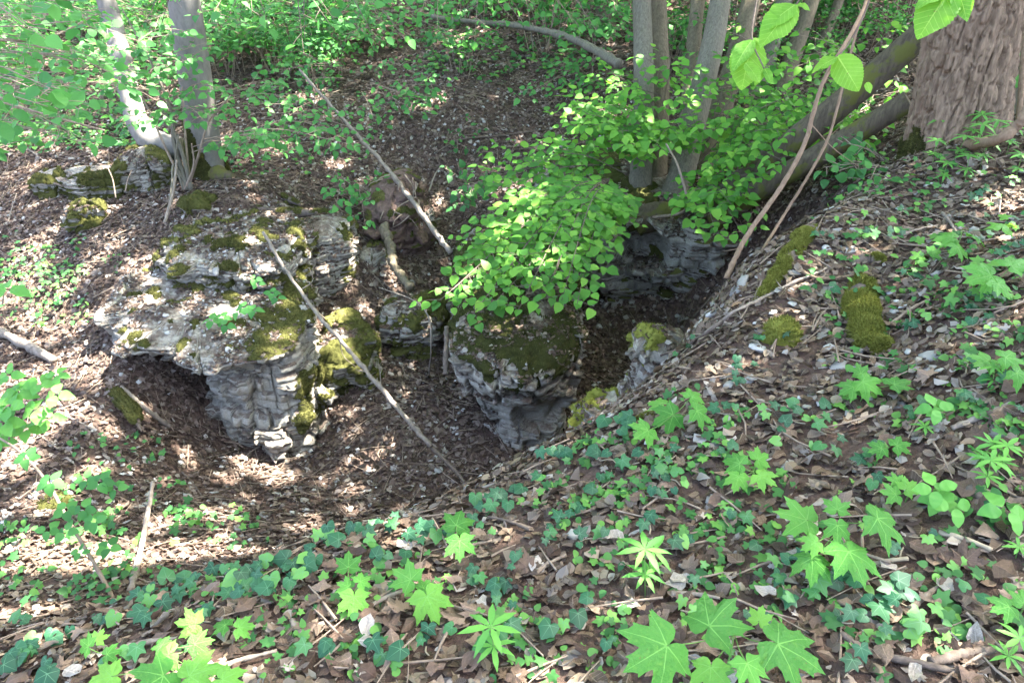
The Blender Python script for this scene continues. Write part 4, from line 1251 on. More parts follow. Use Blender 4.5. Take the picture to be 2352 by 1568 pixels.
lime_sprays = [((1650, 330, 8.0), (1850, 300, 7.0)), ((1650, 300, 8.0), (1880, 230, 7.2)), ((1660, 300, 8.0), (1930, 190, 7.2)), ((1650, 360, 8.0), (1800, 370, 6.9)), ((1640, 280, 8.2), (1780, 140, 7.8)), ((1640, 260, 8.2), (1700, 120, 8.0)), ((1560, 240, 8.3), (1480, 130, 8.2)), ((1650, 330, 8.0), (1950, 260, 7.0)), ((1520, 300, 8.3), (1400, 240, 7.7)), ((1520, 300, 8.3), (1460, 200, 7.8)), ((1560, 260, 8.3), (1600, 200, 7.7)), ((1560, 280, 8.3), (1500, 340, 7.5)), ((1520, 220, 8.4), (1340, 220, 8.0)), ((1620, 330, 8.2), (1680, 250, 7.6)), ((1620, 330, 8.2), (1560, 220, 7.8)), ((1600, 400, 8.1), (1690, 370, 7.3)), ((1620, 420, 8.0), (1730, 410, 7.1)), ((1590, 420, 8.0), (1640, 520, 6.9)), ((1500, 330, 8.5), (1320, 290, 7.7)), ((1480, 300, 8.5), (1300, 240, 8.1)), ((1500, 360, 8.3), (1420, 330, 7.5)), (A1, (1040, 665, 6.1)), (A1, (1140, 690, 5.95)), (A1, (1290, 690, 5.95)), (A1, (1180, 620, 6.2)), (A1, (1240, 580, 6.4)), (A1, (1060, 560, 6.6)), ((1440, 380, 8.2), (1090, 400, 7.7)),
 (A1, (1010, 690, 6.0)), (A1, (1085, 722, 5.9)), (A1, (1190, 712, 5.9)), (A1, (1325, 700, 5.9)), (A1, (1265, 650, 6.1)), (A1, (1110, 580, 6.5)),
 (A1, (1070, 640, 6.2)), ((1440, 380, 8.2), (1110, 350, 8.0)), ((1440, 380, 8.2), (1130, 440, 7.4)), (A1, (1230, 520, 6.6)), (A1, (1300, 560, 6.4)), (A1, (1150, 500, 6.9)), ((1440, 400, 8), (1200, 380, 7.6)),
 ((1500, 330, 8.6), (1290, 200, 8.3)), ((1500, 330, 8.6), (1270, 265, 8)), ((1500, 350, 8.5), (1300, 335, 7.8)), ((1520, 250, 8.6), (1390, 160, 8.4)), ((1520, 250, 8.6), (1545, 150, 8.0)),
 ((1560, 330, 8.5), (1470, 270, 7.8)), ((1560, 330, 8.5), (1420, 300, 7.6)), ((1600, 400, 8.3), (1725, 250, 7.5)), ((1600, 380, 8.3), (1810, 190, 7.6)), ((1620, 400, 8.2), (1760, 330, 7.2)), 
 ((1600, 440, 8.0), (1710, 545, 6.8)), ((1600, 430, 8.0), (1680, 470, 7.0)), ((1540, 300, 8.4), (1620, 300, 7.5)), ((1470, 330, 8.4), (1340, 260, 7.6))]
nl = leafy(lime, lime_sprays, T_LIME, 'lime', rgb, 300, twigmat='deadwood_dark', rep=1, size=.092, side=.46, gap=.105, lgap=.058, ncam=.4, start=.15, jit=.24)
# big crooked branches of the lime
for pp, r in (([(1500, 500, 7.9), (1575, 480, 7.6), (1560, 390, 7.5), (1530, 330, 7.6)], .018), ([(1380, 430, 7.8), (1300, 500, 7.0), (1250, 560, 6.6), (1215, 610, 6.3)], .014), ([(1270, 640, 6.2), (1300, 560, 6.5), (1345, 480, 7.2)], .012)):
    V, F = tube(smooth_path([P(*x) for x in pp], 24), np.linspace(r, r * .5, 24), 7)
    part('branch', V, F, M['twig'], lime, True)
# the hazel at the foot of the grey trees
b = G(430, 432)
hz = thing('hazel_shrub', 'bare-stemmed hazel shrub with layered leaves in front of the grey trees', 'shrub', b)
for i, pp in enumerate([[(432, 435), (400, 330), (395, 260), (350, 150), (280, 20)], [(428, 436), (385, 350), (340, 250), (300, 170)], [(440, 436), (415, 340), (370, 230), (372, 120)], [(425, 436), (445, 380), (440, 330)],
                        [(432, 430), (400, 380), (395, 420), (388, 470)], [(430, 436), (455, 360), (480, 280), (530, 220)], [(422, 436), (404, 372), (410, 310)], [(436, 436), (425, 300), (418, 200)]]):
    t0 = project(b)[2] - .1
    q = smooth_path([P(x, y, t0 - .15 * j) for j, (x, y) in enumerate(pp)], 24)
    V, F = tube(q, np.linspace(.03 if i in (0, 2) else .018, .007, 24), 8)
    part('stem', V, F, M['twig'] if i % 2 else M['bark_lime'], hz, True)
hz_sprays = [((440, 350, 8.3), (650, 352, 7.7)), ((470, 320, 8.4), (800, 330, 7.7)), ((600, 260, 8.8), (830, 300, 8.2)), ((480, 260, 8.5), (690, 240, 8)), ((500, 220, 8.6), (640, 190, 8.2)),
 ((400, 230, 8.2), (520, 210, 7.6)), ((390, 250, 8.2), (500, 270, 7.6)), ((350, 200, 8), (280, 150, 7.5)), ((330, 200, 8), (240, 240, 7.4)), ((380, 250, 8), (330, 290, 7.4)), ((360, 170, 8), (470, 130, 7.6)), ((520, 330, 8.2), (600, 330, 7.4)),
 ((400, 200, 8), (380, 130, 7.2)), ((300, 120, 7.8), (200, 130, 7.2)), ((320, 90, 7.8), (440, 70, 7.4))]
leafy(hz, hz_sprays, T_HAZEL, 'hazel', rgb, 0, rep=2, size=.085, side=.42, gap=.14, lgap=.072, ncam=.3, jit=.4)
# saplings of the middle distance
def sapling(label, base, stems, sprays, tmpl, mat, t=None, name='hazel_sapling', stemmat='twig', r=.012, cat='sapling', single=0, **kw):
    b = G(*base) if t is None else P(*base, t)
    o = thing(name, label, cat, b)
    for st in stems:
        q = smooth_path([b] + [P(*s_) for s_ in st], 20)
        V, F = tube(q, np.linspace(r, r * .4, 20), 6)
        part('stem', V, F, M[stemmat], o, True)
    leafy(o, sprays, tmpl, mat, rgb, single, rep=4 if ('crest' in label or 'behind the two grey' in label) else 2, **kw)
    return o
sapling('slender sapling with flat leaf layers on the far slope above the long dead pole', (930, 262), [[(900, 220, 10.5), (860, 170, 10)]], [((850, 190, 10.2), (1010, 225, 9.6)), ((840, 200, 10.2), (970, 265, 9.6)), ((830, 170, 10.4), (700, 160, 10)), ((850, 165, 10), (930, 150, 9.6)), ((800, 215, 10), (680, 250, 9.4)), ((830, 210, 10), (860, 280, 9.3)), ((790, 180, 10), (640, 200, 9.6)), ((900, 200, 10.2), (1040, 200, 10))], T_HAZEL, 'hazel', size=.085, side=.42, gap=.17, lgap=.08)
sapling('leafy sapling under the arching branch at the head of the gully', (1150, 215), [[(1160, 150, 12), (1180, 90, 11.8)]], [((1180, 110, 12), (1300, 150, 11.5)), ((1180, 100, 12), (1080, 80, 11.6)), ((1170, 120, 12), (1060, 150, 11.4)), ((1180, 90, 12), (1230, 50, 11.6)), ((1180, 130, 12), (1240, 190, 11.2))], T_HAZEL, 'under', size=.095, side=.45, gap=.2, lgap=.09)
sapling('bright sapling left of the lime stems under the arching branch', (1370, 235), [[(1360, 170, 10.8), (1370, 60, 10.6)]], [((1365, 120, 10.7), (1290, 90, 10.2)), ((1365, 120, 10.7), (1440, 80, 10.4)), ((1360, 180, 10.7), (1270, 150, 10)), ((1365, 80, 10.6), (1330, 30, 10)), ((1365, 180, 10.7), (1420, 190, 10)), ((1360, 150, 10.8), (1230, 210, 10)), ((1365, 60, 10.6), (1430, 20, 10))], T_HAZEL, 'hazel', size=.09, side=.42, gap=.17, lgap=.08)
sapling('leafy shrub filling the gap between the leaning trunk and the furrowed tree', (2010, 330), [[(1990, 240, 8.4), (1980, 140, 8.2)]], [((1985, 200, 8.2), (1870, 180, 7.8)), ((1985, 180, 8.2), (2080, 150, 8)), ((1985, 220, 8.2), (2070, 230, 7.8)), ((1985, 230, 8.2), (1900, 290, 7.5)), ((1985, 140, 8.2), (1900, 90, 8)), ((1985, 130, 8.2), (2060, 70, 8)), ((1990, 240, 8.2), (1850, 240, 7.7)), ((1990, 250, 8.2), (1960, 320, 7.4)), ((1985, 150, 8.2), (1830, 130, 7.9))], T_HAZEL, 'lime', size=.095, side=.42, gap=.17, lgap=.075)
sapling('low shrub with dark toothed leaves on the rim below the broken trunk', (2040, 400), [[(2010, 380, 4.9), (1960, 370, 4.8)]], [((2040, 385, 4.9), (1890, 385, 4.7)), ((2030, 370, 4.9), (1950, 330, 4.8)), ((2040, 390, 4.9), (1960, 420, 4.6))], T_HAZEL, 'under', size=.075, side=.2, gap=.12, lgap=.07)
sapling('leafy twigs hanging in the shade at the frame edge behind the furrowed tree', (2345, 260), [[(2350, 150, 5.5), (2350, 60, 5.5)]], [((2350, 170, 5.5), (2325, 110, 5.2)), ((2360, 200, 5.5), (2330, 190, 5.2)), ((2360, 100, 5.5), (2330, 60, 5.3))], T_HAZEL, 'under', t=6, size=.1, side=.25)
sapling('small pale leafed seedling beside the stump in the middle of the slope', (810, 470), [[(812, 440, 8.6), (815, 420, 8.5)]], [((815, 430, 8.6), (760, 410, 8.3)), ((815, 430, 8.6), (855, 455, 8.2)), ((815, 425, 8.6), (800, 470, 8.2)), ((815, 420, 8.6), (840, 410, 8.4))], T_HAZEL, 'hazel', size=.08, side=.2)
sapling('small green plant crouching beside the moss-capped boulder', (1050, 345), [[(1050, 320, 9.8)]], [((1050, 322, 9.8), (1085, 310, 9.6)), ((1050, 322, 9.8), (1025, 310, 9.7)), ((1050, 330, 9.8), (1070, 340, 9.5))], T_HAZEL, 'under', size=.07, side=.15)
sapling('dark leaved seedling at the upper left edge of the central pillar', (1075, 450), [[(1075, 430, 8.2)]], [((1075, 435, 8.2), (1045, 455, 7.9)), ((1075, 435, 8.2), (1110, 450, 7.9)), ((1075, 430, 8.2), (1065, 410, 8.1)), ((1075, 430, 8.2), (1130, 425, 7.9))], T_HAZEL, 'under', size=.085, side=.2)
sapling('shrub with bright leaves between the lime stems and the slanting grey trunk', (1700, 330), [[(1720, 250, 9.5), (1740, 150, 9.4)]], [((1730, 200, 9.4), (1830, 170, 9)), ((1730, 220, 9.4), (1660, 190, 9)), ((1730, 240, 9.4), (1800, 270, 8.6)), ((1735, 150, 9.4), (1690, 90, 9.2)), ((1735, 150, 9.4), (1800, 110, 9.2)), ((1720, 260, 9.4), (1870, 230, 8.8)), ((1720, 280, 9.4), (1640, 260, 8.8))], T_HAZEL, 'lime', size=.09, side=.42, gap=.17, lgap=.08)
sapling('leafy young trees on the hill crest right of the path', (1330, 60), [[(1330, 20, 12.4), (1320, -60, 12.2)]], [((1330, 20, 12.2), (1440, 40, 11.8)), ((1330, 0, 12.2), (1240, 20, 11.8)), ((1330, 40, 12.2), (1390, 90, 11.6)), ((1330, 30, 12.2), (1280, 70, 11.6)), ((1330, -20, 12.2), (1400, -10, 11.8)), ((1330, 10, 12.2), (1180, 0, 11.8))], T_HAZEL, 'hazel', size=.1, side=.5, gap=.2, lgap=.09)
sapling('leafy young trees on the hill crest left of the path', (780, 95), [[(780, 40, 12.4), (770, -60, 12.2)]], [((780, 40, 12.2), (900, 60, 11.8)), ((780, 20, 12.2), (660, 50, 11.8)), ((780, 40, 12.2), (860, 110, 11.6)), ((780, 50, 12.2), (690, 110, 11.6)), ((780, 0, 12.2), (900, 0, 11.8)), ((780, 10, 12.2), (600, 10, 11.8)), ((780, 10, 12.2), (1000, 30, 11.8))], T_HAZEL, 'hazel', size=.1, side=.5, gap=.2, lgap=.09)
sapling('light leafy growth behind the two grey trees', (330, 190), [[(340, 120, 10.4), (350, 20, 10.2)]], [((345, 100, 10.2), (480, 90, 10)), ((345, 100, 10.2), (230, 60, 10)), ((345, 130, 10.2), (430, 170, 9.8)), ((345, 120, 10.2), (260, 160, 9.8)), ((350, 40, 10.2), (480, 10, 10)), ((350, 30, 10.2), (200, 0, 10)), ((350, 60, 10.2), (560, 60, 10))], T_HAZEL, 'hazel', size=.1, side=.5, gap=.2, lgap=.09)
# leafy twigs reaching in from the left, nearer to the camera
lb = thing('leafy_branch', 'leafy beech branches reaching in from beyond the left frame edge', 'branch', P(-330, 200, 4.6))
lb_sp = [((-120, 150, 4.6), (190, 235, 4.3)), ((-120, 60, 4.2), (160, 50, 4.0)), ((-120, 240, 4.8), (200, 330, 4.5)), ((-120, 200, 3.2), (110, 245, 3.0)), ((-120, 330, 5.2), (120, 300, 5.0)), ((-120, 90, 5), (260, 150, 5)), ((-120, -20, 5), (250, 40, 5)), ((0, 120, 5.4), (300, 210, 5.4)), ((-80, 180, 5.5), (250, 260, 5.3)), ((-120, 0, 3.4), (70, 60, 3.2)), ((-100, 290, 5.5), (90, 250, 5.2)), ((-60, 20, 6), (200, 90, 6)), ((-60, 60, 6.4), (330, 100, 6.2)), ((0, 200, 6.6), (280, 190, 6.2)), ((-60, 140, 6.4), (180, 150, 6.0))]
leafy(lb, lb_sp, T_BEECH[:2] + T_HAZEL[:2], 'hazel', rgb, 120, rep=3, size=.08, side=.32, gap=.15, lgap=.08, ncam=.15, jit=.5)
for pp in ([(-330, 200, 4.8), (-100, 190, 5), (60, 250, 5), (240, 300, 5)], [(-330, 200, 4.8), (-60, 100, 5), (100, 90, 5.2), (230, 30, 5.4)]):
    V, F = tube(smooth_path([P(*x) for x in pp], 24), np.linspace(.016, .006, 24), 7)
    part('branch', V, F, M['twig'], lb, True)
tb_ = thing('leafy_branch', 'thin dark twigs with sparse round leaves hanging in from above the grey tree', 'branch', P(560, -300, 4.4))
leafy(tb_, [((420, -90, 4.4), (330, 60, 4.2)), ((560, -90, 4.4), (480, 50, 4.2)), ((560, -90, 4.4), (620, 70, 4.3)), ((640, -90, 4.4), (760, 60, 4.3)), ((760, -80, 4.6), (860, 90, 4.5)), ((700, -80, 4.6), (700, 90, 4.4)), ((860, -80, 5), (960, 40, 5))], T_HAZEL, 'hazel', rgb, 60, rep=2, size=.065, side=.24, gap=.15, lgap=.1, ncam=.2, jit=.5, twigmat='deadwood_dark')
tc_ = thing('leafy_branch', 'bright beech twigs hanging from above over the path on the hill crest', 'branch', P(1120, -300, 8))
leafy(tc_, [((900, -80, 8), (1040, 40, 8)), ((1050, -80, 8), (1200, 50, 8)), ((1200, -80, 8), (1330, 60, 8)), ((1000, -80, 8), (960, 60, 8)), ((1300, -80, 8.5), (1430, 40, 8.5)), ((1120, -80, 8), (1110, 60, 8)), ((800, -60, 8.5), (880, 60, 8.4)), ((1000, -60, 9), (1180, 20, 9))], T_HAZEL, 'hazel', rgb, 0, rep=3, size=.085, side=.35, gap=.16, lgap=.08, ncam=.2, jit=.5)
# young beech twigs with big translucent leaves near the camera
bt = thing('beech_twig', 'large backlit beech leaves hanging on thin twigs close in front of the leaning trunks', 'branch', P(1960, -120, 1.75))
def single_leaf(parent, tm, mat, pos, tip, nrm_, size, name='leaf', wid=1.0):
    me = mesh_np(name, tm[0] * np.array([1, wid, 1]), tm[1], M[mat], True, tm[2])
    o = link(name, me, parent)
    fr = frames(np.array([tip]), np.array([nrm_]), [size])[0]
    m = np.eye(4); m[:3, :3] = fr; m[:3, 3] = np.asarray(pos) - np.array(parent.location)
    o.matrix_local = Matrix([[float(v) for v in r] for r in m])
    return o
def img_leaf(parent, tm, mat, a, b_, t0, t1, ncam=1.0, wid=1.0, name='leaf', roll=0.0):
    p0, p1 = P(a[0], a[1], t0), P(a[0] + (b_[0] - a[0]) * .78, a[1] + (b_[1] - a[1]) * .78, t1)
    d = p1 - p0
    n_ = norm(CAM - p0) * ncam + np.array([roll, 0, .6])
    return single_leaf(parent, tm, mat, p0, d, n_, np.linalg.norm(d), name, wid)
for (a, b_, t0, t1, nc, w, i) in [((1922, 128), (1990, 205), 1.75, 1.7, 1.4, 1.0, 0), ((1925, 132), (1868, 118), 1.75, 1.72, .3, .7, 1), ((1990, 190), (2004, 204), 1.72, 1.7, .6, .9, 1),
        ((1728, 90), (1712, 152), 1.8, 1.72, 1.3, 1.0, 0), ((1728, 92), (1682, 116), 1.8, 1.74, .4, .7, 1), ((1728, 92), (1766, 108), 1.8, 1.8, .4, .8, 2), ((1712, 145), (1755, 152), 1.75, 1.7, .5, .8, 1), ((1752, 158), (1735, 180), 1.75, 1.73, 1.0, .9, 2), ((1756, 158), (1780, 178), 1.75, 1.72, .6, .7, 1), ((1700, 60), (1690, 82), 1.8, 1.8, .4, .8, 1),
        ((1830, 10), (1745, 12), 1.7, 1.65, .35, .8, 1), ((1825, 12), (1752, 32), 1.7, 1.62, .5, .8, 0), ((1830, 12), (1868, 28), 1.7, 1.7, .4, .8, 2),
        ((2190, -35), (2112, 48), 1.4, 1.36, 1.0, .95, 0), ((2190, -35), (2085, 5), 1.4, 1.4, .4, .8, 1), ((2195, -30), (2240, 18), 1.4, 1.36, .8, .9, 2), ((2200, -40), (2290, 5), 1.4, 1.4, .6, .7, 1), ((2180, -20), (2180, 22), 1.42, 1.4, 1, .7, 1)]:
    img_leaf(bt, T_BEECH[i], 'beech', a, b_, t0, t1, nc, w)
for pp in ([(2030, -120, 1.75), (1990, 20, 1.75), (1950, 100, 1.75), (1922, 130, 1.75)], [(1760, -120, 1.82), (1735, 20, 1.82), (1728, 92, 1.8), (1755, 158, 1.75)], [(1870, -120, 1.7), (1845, -20, 1.7), (1828, 12, 1.7)], [(2230, -160, 1.4), (2210, -60, 1.4), (2190, -32, 1.4)]):
    V, F = tube(smooth_path([P(*x) for x in pp], 20), np.linspace(.0028, .0016, 20), 6)
    part('twig', V, F, M['deadwood_dark'], bt, True)

# ------------------------------------------------------------------ far undergrowth: bushes, shared meshes
bush_meshes = []
for i in range(5):
    rg = np.random.default_rng(300 + i)
    a, w = Acc(), Acc()
    for k in range(9):
        an = rg.uniform(0, 6.28)
        base = np.array([rg.normal(0, .12), rg.normal(0, .12), 0])
        mid = base + np.array([math.cos(an) * .25, math.sin(an) * .25, rg.uniform(.5, .9)])
        tip = mid + np.array([math.cos(an) * rg.uniform(.4, .8), math.sin(an) * rg.uniform(.4, .8), rg.uniform(0, .35)])
        w.add(*tube(smooth_path([base, mid, tip], 8), np.linspace(.007, .003, 8), 4, None, False))
        for _ in range(5):
            e = mid + norm(rg.normal(0, 1, 3) * np.array([1, 1, .35])) * rg.uniform(.4, .8)
            p_, f_, tw = spray(mid, e, rg, side=.3, gap=.17, lgap=.1, size=.1, ncam=.0, jit=.45)
            ch = rg.integers(0, 3, len(p_))
            for q in range(3):
                a.add(*instance(T_SIMPLE[q], p_[ch == q], f_[ch == q]))
    V, F = a.get()
    fm = mesh_np('foliage', V, F, M['under'] if i % 2 else M['hazel'], False, a.uv())
    V, F = w.get()
    bush_meshes.append((fm, mesh_np('stem', V, F, M['twig'])))
far_lm = [('the curved grey tree', P(250, 200, 9)), ('the upright grey tree', P(480, 200, 9)), ('the bare path', P(950, 80, 15)), ('the arching branch', P(1250, 80, 12)), ('the lime stems', P(1480, 100, 9)), ('the slanting grey trunk', P(1790, 100, 11)), ('the furrowed tree', P(2200, 100, 7)), ('the far pale trunk', P(700, 60, 16)), ('the left frame edge', P(20, 100, 14))]
rgf = np.random.default_rng(8)
spots_b = []
for _ in range(400):
    x = rgf.uniform(-80, 2300); y = rgf.uniform(-60, 235)
    q = G(x, y) if y > 30 else P(x, y, rgf.uniform(13, 24))
    if q[1] < 9.8: continue
    if 780 < x < 1380 and y > 40 and rgf.random() < .92: continue
    if x > 1300 and rgf.random() < .55: continue
    if y > 110 and rgf.random() < .5: continue
    spots_b.append(q)
    if len(spots_b) >= 110: break
cnt = {}
for j, q in enumerate(spots_b):
    z = float(h_raw(np.array([q[0]]), np.array([q[1]]))[0])
    nb = min(far_lm, key=lambda f: abs(math.atan2(f[1][0], f[1][1]) - math.atan2(q[0], q[1])))[0]
    dist = 'distant' if q[1] > 16 else 'leafy'
    s = rgf.uniform(.6, 1.15) * (1.5 if q[1] > 17 else 1)
    size = 'tall' if s > 1.15 else ('low' if s < .8 else 'spreading')
    o = thing('undergrowth_bush', f'{size} {dist} green bush of the understorey near {nb}', 'bush', (q[0], q[1], z - .05), 'bushes of the far understorey')
    o.rotation_euler.z = rgf.uniform(0, 6.28)
    o.scale = (s, s, s * rgf.uniform(.8, 1.25))
    fm, sm = bush_meshes[j % 5]
    f_ = link('foliage', fm, o); f_['kind'] = 'stuff'
    s_ = link('stem', sm, o)
# far forest beyond the crest: trees with their own low crowns
crown_m = []
for i in range(3):
    rg = np.random.default_rng(400 + i)
    n = 2600
    c = rg.normal(0, 1, (26, 3)) * np.array([1.7, 1.7, 1.5])
    p_ = c[rg.integers(0, 26, n)] + rg.normal(0, .42, (n, 3))
    fr = frames(rg.normal(0, 1, (n, 3)), norm(np.array([0, 0, 1]) + rg.normal(0, .5, (n, 3))), rg.uniform(.16, .28, n))
    V, F, U = instance(T_SIMPLE[i], p_, fr)
    crown_m.append(mesh_np('crown', V, F, M['hazel'], False, U))
trunk_m = mesh_np('trunk', *tube(np.stack([np.zeros(14), .1 * np.sin(np.linspace(0, 2, 14)), np.linspace(-.5, 7, 14)], -1), np.linspace(.2, .1, 14), 10), M['bark_grey'], True)
for j in range(34):
    y = rgf.uniform(19, 42); x = rgf.uniform(-.85, .75) * (y + 4)
    z = float(h_raw(np.array([x]), np.array([y]))[0])
    where = ['far left', 'left centre', 'right centre', 'far right'][int(np.clip((x / (y + 4) + .85) / 1.6 * 4, 0, 3))]
    o = thing('distant_tree', f'{"slim" if j % 2 else "full"} {"near" if y < 28 else "remote"} tree beyond the crest, {where}', 'tree', (x, y, z), 'trees of the distant wood')
    s = rgf.uniform(.8, 1.3)
    link('trunk', trunk_m, o).scale = (s * (.7 if j % 2 else 1.1), s * (.7 if j % 2 else 1.1), 1.2)
    for zz in (rgf.uniform(1.5, 3.2), 6.0):
        cr = link('crown', crown_m[j % 3], o)
        cr.location = (rgf.normal(0, .5), rgf.normal(0, .5), zz); cr.rotation_euler.z = rgf.uniform(0, 6); cr.scale = (s, s, s)
        cr['kind'] = 'stuff'
# ------------------------------------------------------------------ poles, sticks, logs, roots and vines
def stick(label, pts, r0, r1, mat, name='dead_branch', cat='stick', k=8, n=30, ground=False, lift=.02, kinks=.01, seed=0, moss=None, group=None, twigs=0):
    rg = np.random.default_rng(seed + 500)
    q = []
    for pt in pts:
        if len(pt) == 3: q.append(P(*pt))
        else:
            g = G(*pt); g[2] += lift; q.append(g)
    path = smooth_path(q, n)
    L = np.linalg.norm(path[-1] - path[0])
    path[1:-1] += rg.normal(0, kinks * .2 * L, (n - 2, 3)) * .35
    r = np.linspace(r0, r1, n) * (1 + (.04 if 'vine' in name else .12) * rg.normal(0, 1, n))
    if moss is not None: r = r * (1 - .75 * np.abs(np.linspace(-1, 1, n)) ** 5)
    V, F = tube(path, r, k, lambda p, th, s: r0 * (.08 if 'vine' in name else .22) * fbm(p / (r0 * 2.2 + .01), 2, seed))
    if twigs:
        o = thing(name, label, cat, path[0], group)
        part('wood', V, F, M[mat], o, True)
        for _ in range(twigs):
            i = rg.integers(3, n - 4)
            ax = norm(path[i + 1] - path[i])
            d_ = norm(ax * rg.choice([-.7, .7]) + norm(np.cross(ax, rg.normal(0, 1, 3))))
            l_ = rg.uniform(.08, .45)
            e_ = path[i] + d_ * l_
            V2, F2 = tube(smooth_path([path[i], (path[i] + e_) / 2 + rg.normal(0, .03, 3), e_], 8), np.linspace(r0 * .35, r0 * .12, 8), 5)
            part('side_twig', V2, F2, M[mat], o, True)
        return o
    if moss is None:
        return solo(name, V, F, M[mat], label, cat, group, True, None, path[0])
    o = thing(name, label, cat, path[0], group)
    part('wood', V, F, M[mat], o, True)
    up = upness(V, F[0])
    moss_on(V, F[0], fbm(V / .1, 3, seed + 3) + moss[0] - .8 * (up < moss[3] if len(moss) > 3 else up < -.3), moss[1], M[moss[2]], o, moss[4] if len(moss) > 4 else 5000, .014, seed=seed)
    return o
stick('long pale dead pole leaning across the slope down to the gap between the pillars', [(688, 160, 9.2), (780, 265, 8.9), (880, 375, 8.6), (960, 480, 8.4), (1036, 582, 8.15)], .015, .033, 'deadwood', 'dead_pole', 'pole', 10, 50, twigs=7, kinks=.02)
stick('long bare pole leaning from the broad pillar down into the pit', [(604, 533, 7.1), (690, 670, 6.9), (790, 790, 6.7), (890, 910, 6.5), (990, 1025, 6.35)], .016, .023, 'deadwood', 'dead_pole', 'pole', 10, 50, twigs=7, kinks=.02)
stick('short upright stake beside the central pillar', [(1026, 750, 6.6), (1024, 860, 6.45)], .022, .026, 'deadwood_dark', 'dead_stake', 'stick')
stick('pale barkless stick standing in sunlit litter on the left slope', [(302, 1362), (330, 1230, 4.95), (352, 1105, 5.25)], .024, .012, 'deadwood')
stick('pale stick propped beside the mossy branch on the left slope', [(392, 985), (330, 935, 6.35), (270, 880, 6.55)], .022, .02, 'deadwood', lift=.03)
stick('thick moss-coated branch stub low on the left slope', [(215, 858, 6.75), (262, 905, 6.5), (300, 940, 6.3), (325, 990, 6.15)], .085, .03, 'deadwood_dark', 'mossy_branch', 'log', 14, 30, moss=(.35, .03, 'moss', -.2, 5000))
stick('pale fallen log at the left frame edge', [(-40, 750), (50, 795), (128, 838)], .05, .035, 'deadwood', 'fallen_log', 'log', 12, lift=.05)
stick('white bare stick standing on the rocks above the broad pillar', [(378, 512, 7.6), (398, 440, 7.65), (406, 368, 7.7)], .018, .01, 'deadwood')
stick('thin stick standing in the mossy ledge, left of the bare white one', [(266, 455, 8.2), (258, 410, 8.2), (244, 378, 8.25)], .009, .004, 'twig')
stick('thin stick standing in the mossy ledge beside the sunlit rock', [(288, 440, 8.2), (293, 415, 8.2), (302, 392, 8.2)], .008, .004, 'twig')
stick('fallen mossy log lying over the dark rock gap behind the broad pillar', [(552, 476, 8.2), (620, 484, 8.1), (690, 490, 8.0), (728, 488, 7.9)], .045, .035, 'deadwood_dark', 'mossy_log', 'log', 14, 30, moss=(.15, .02, 'moss', .1, 3500))
stick('short mossy branch above the fallen mossy log', [(640, 448, 8.5), (690, 470, 8.3)], .045, .03, 'deadwood_dark', 'mossy_branch', 'log', 12, 20, moss=(.3, .02, 'moss', .0, 1500))
stick('arching grey branch bending over the head of the gully to the lime stems', [(990, 38, 11), (1080, 50, 11), (1180, 58, 10.8), (1290, 82, 10.4), (1360, 112, 10), (1425, 150, 9.6)], .03, .065, 'bark_lime', 'arching_branch', 'branch', 10, 50, twigs=8)
stick('tan woody vine curving from above down to the rim, the thicker of two', [(2005, -30, 3.7), (1965, 60, 3.7), (1895, 180, 3.75), (1868, 260, 3.8), (1848, 330, 3.85), (1800, 420, 3.9), (1720, 535, 3.95), (1690, 590, 3.95), (1668, 640, 3.95)], .009, .015, 'vine', 'woody_vine', 'vine', 10, 80, kinks=.006, twigs=5)
stick('thinner tan woody vine just right of the thicker one', [(1998, -30, 3.75), (1960, 100, 3.8), (1935, 200, 3.85), (1905, 310, 3.9), (1862, 395, 3.95), (1800, 495, 4.05), (1745, 590)], .0065, .0085, 'vine', 'woody_vine', 'vine', 9, 70, kinks=.004, seed=4)
stick('pale curved branch rising from the soil at the frame edge by the furrowed tree', [(2215, 342), (2290, 322, 4.0), (2330, 295, 3.95), (2352, 270, 3.9), (2372, 200, 3.9), (2380, -20, 3.9)], .03, .022, 'vine', 'low_branch', 'branch', 10, 50)
stick('upright thin vine stem at the right frame edge behind the furrowed tree', [(2338, 300, 4.9), (2346, 200, 4.9), (2356, 60, 4.9)], .02, .018, 'vine', 'woody_vine', 'vine')
stick('dark long stick lying along the rim edge above the pit', [(1590, 735), (1680, 640), (1760, 570), (1850, 505), (1950, 432)], .016, .014, 'deadwood_dark', lift=.03)
stick('grey long stick parallel to the dark one on the rim', [(1560, 745), (1660, 668), (1780, 560)], .011, .008, 'deadwood', lift=.035, seed=2)
stick('pale thin stick lying across the near slope below the mossy root', [(1480, 880), (1620, 775), (1760, 690), (1900, 625)], .009, .006, 'deadwood', lift=.03, seed=3)
stick('slim dark stick on the rim below the pale thin one', [(1450, 850), (1580, 800), (1720, 700)], .008, .006, 'deadwood_dark', lift=.03, seed=5)
stick('crooked stick on the slope between the mossy root and the mossy log', [(1790, 600), (1870, 650), (1960, 645)], .009, .006, 'vine', lift=.03, seed=6)
stick('dark forked-looking branch lying at the lower right beside the big maple leaves', [(1925, 1470), (1990, 1510), (2090, 1535), (2200, 1560)], .011, .007, 'deadwood_dark', lift=.025, seed=7)
stick('dark damp branch at the right frame edge', [(2215, 1140), (2290, 1190), (2360, 1235)], .017, .013, 'deadwood_dark', lift=.03, seed=8)
stick('dark stick lower at the right frame edge', [(2130, 1535), (2240, 1510), (2370, 1498)], .013, .01, 'deadwood_dark', lift=.025, seed=9)
stick('grey stick crossing the right slope towards the frame edge', [(2180, 1000), (2280, 960), (2370, 915)], .011, .008, 'deadwood', lift=.03, seed=10)
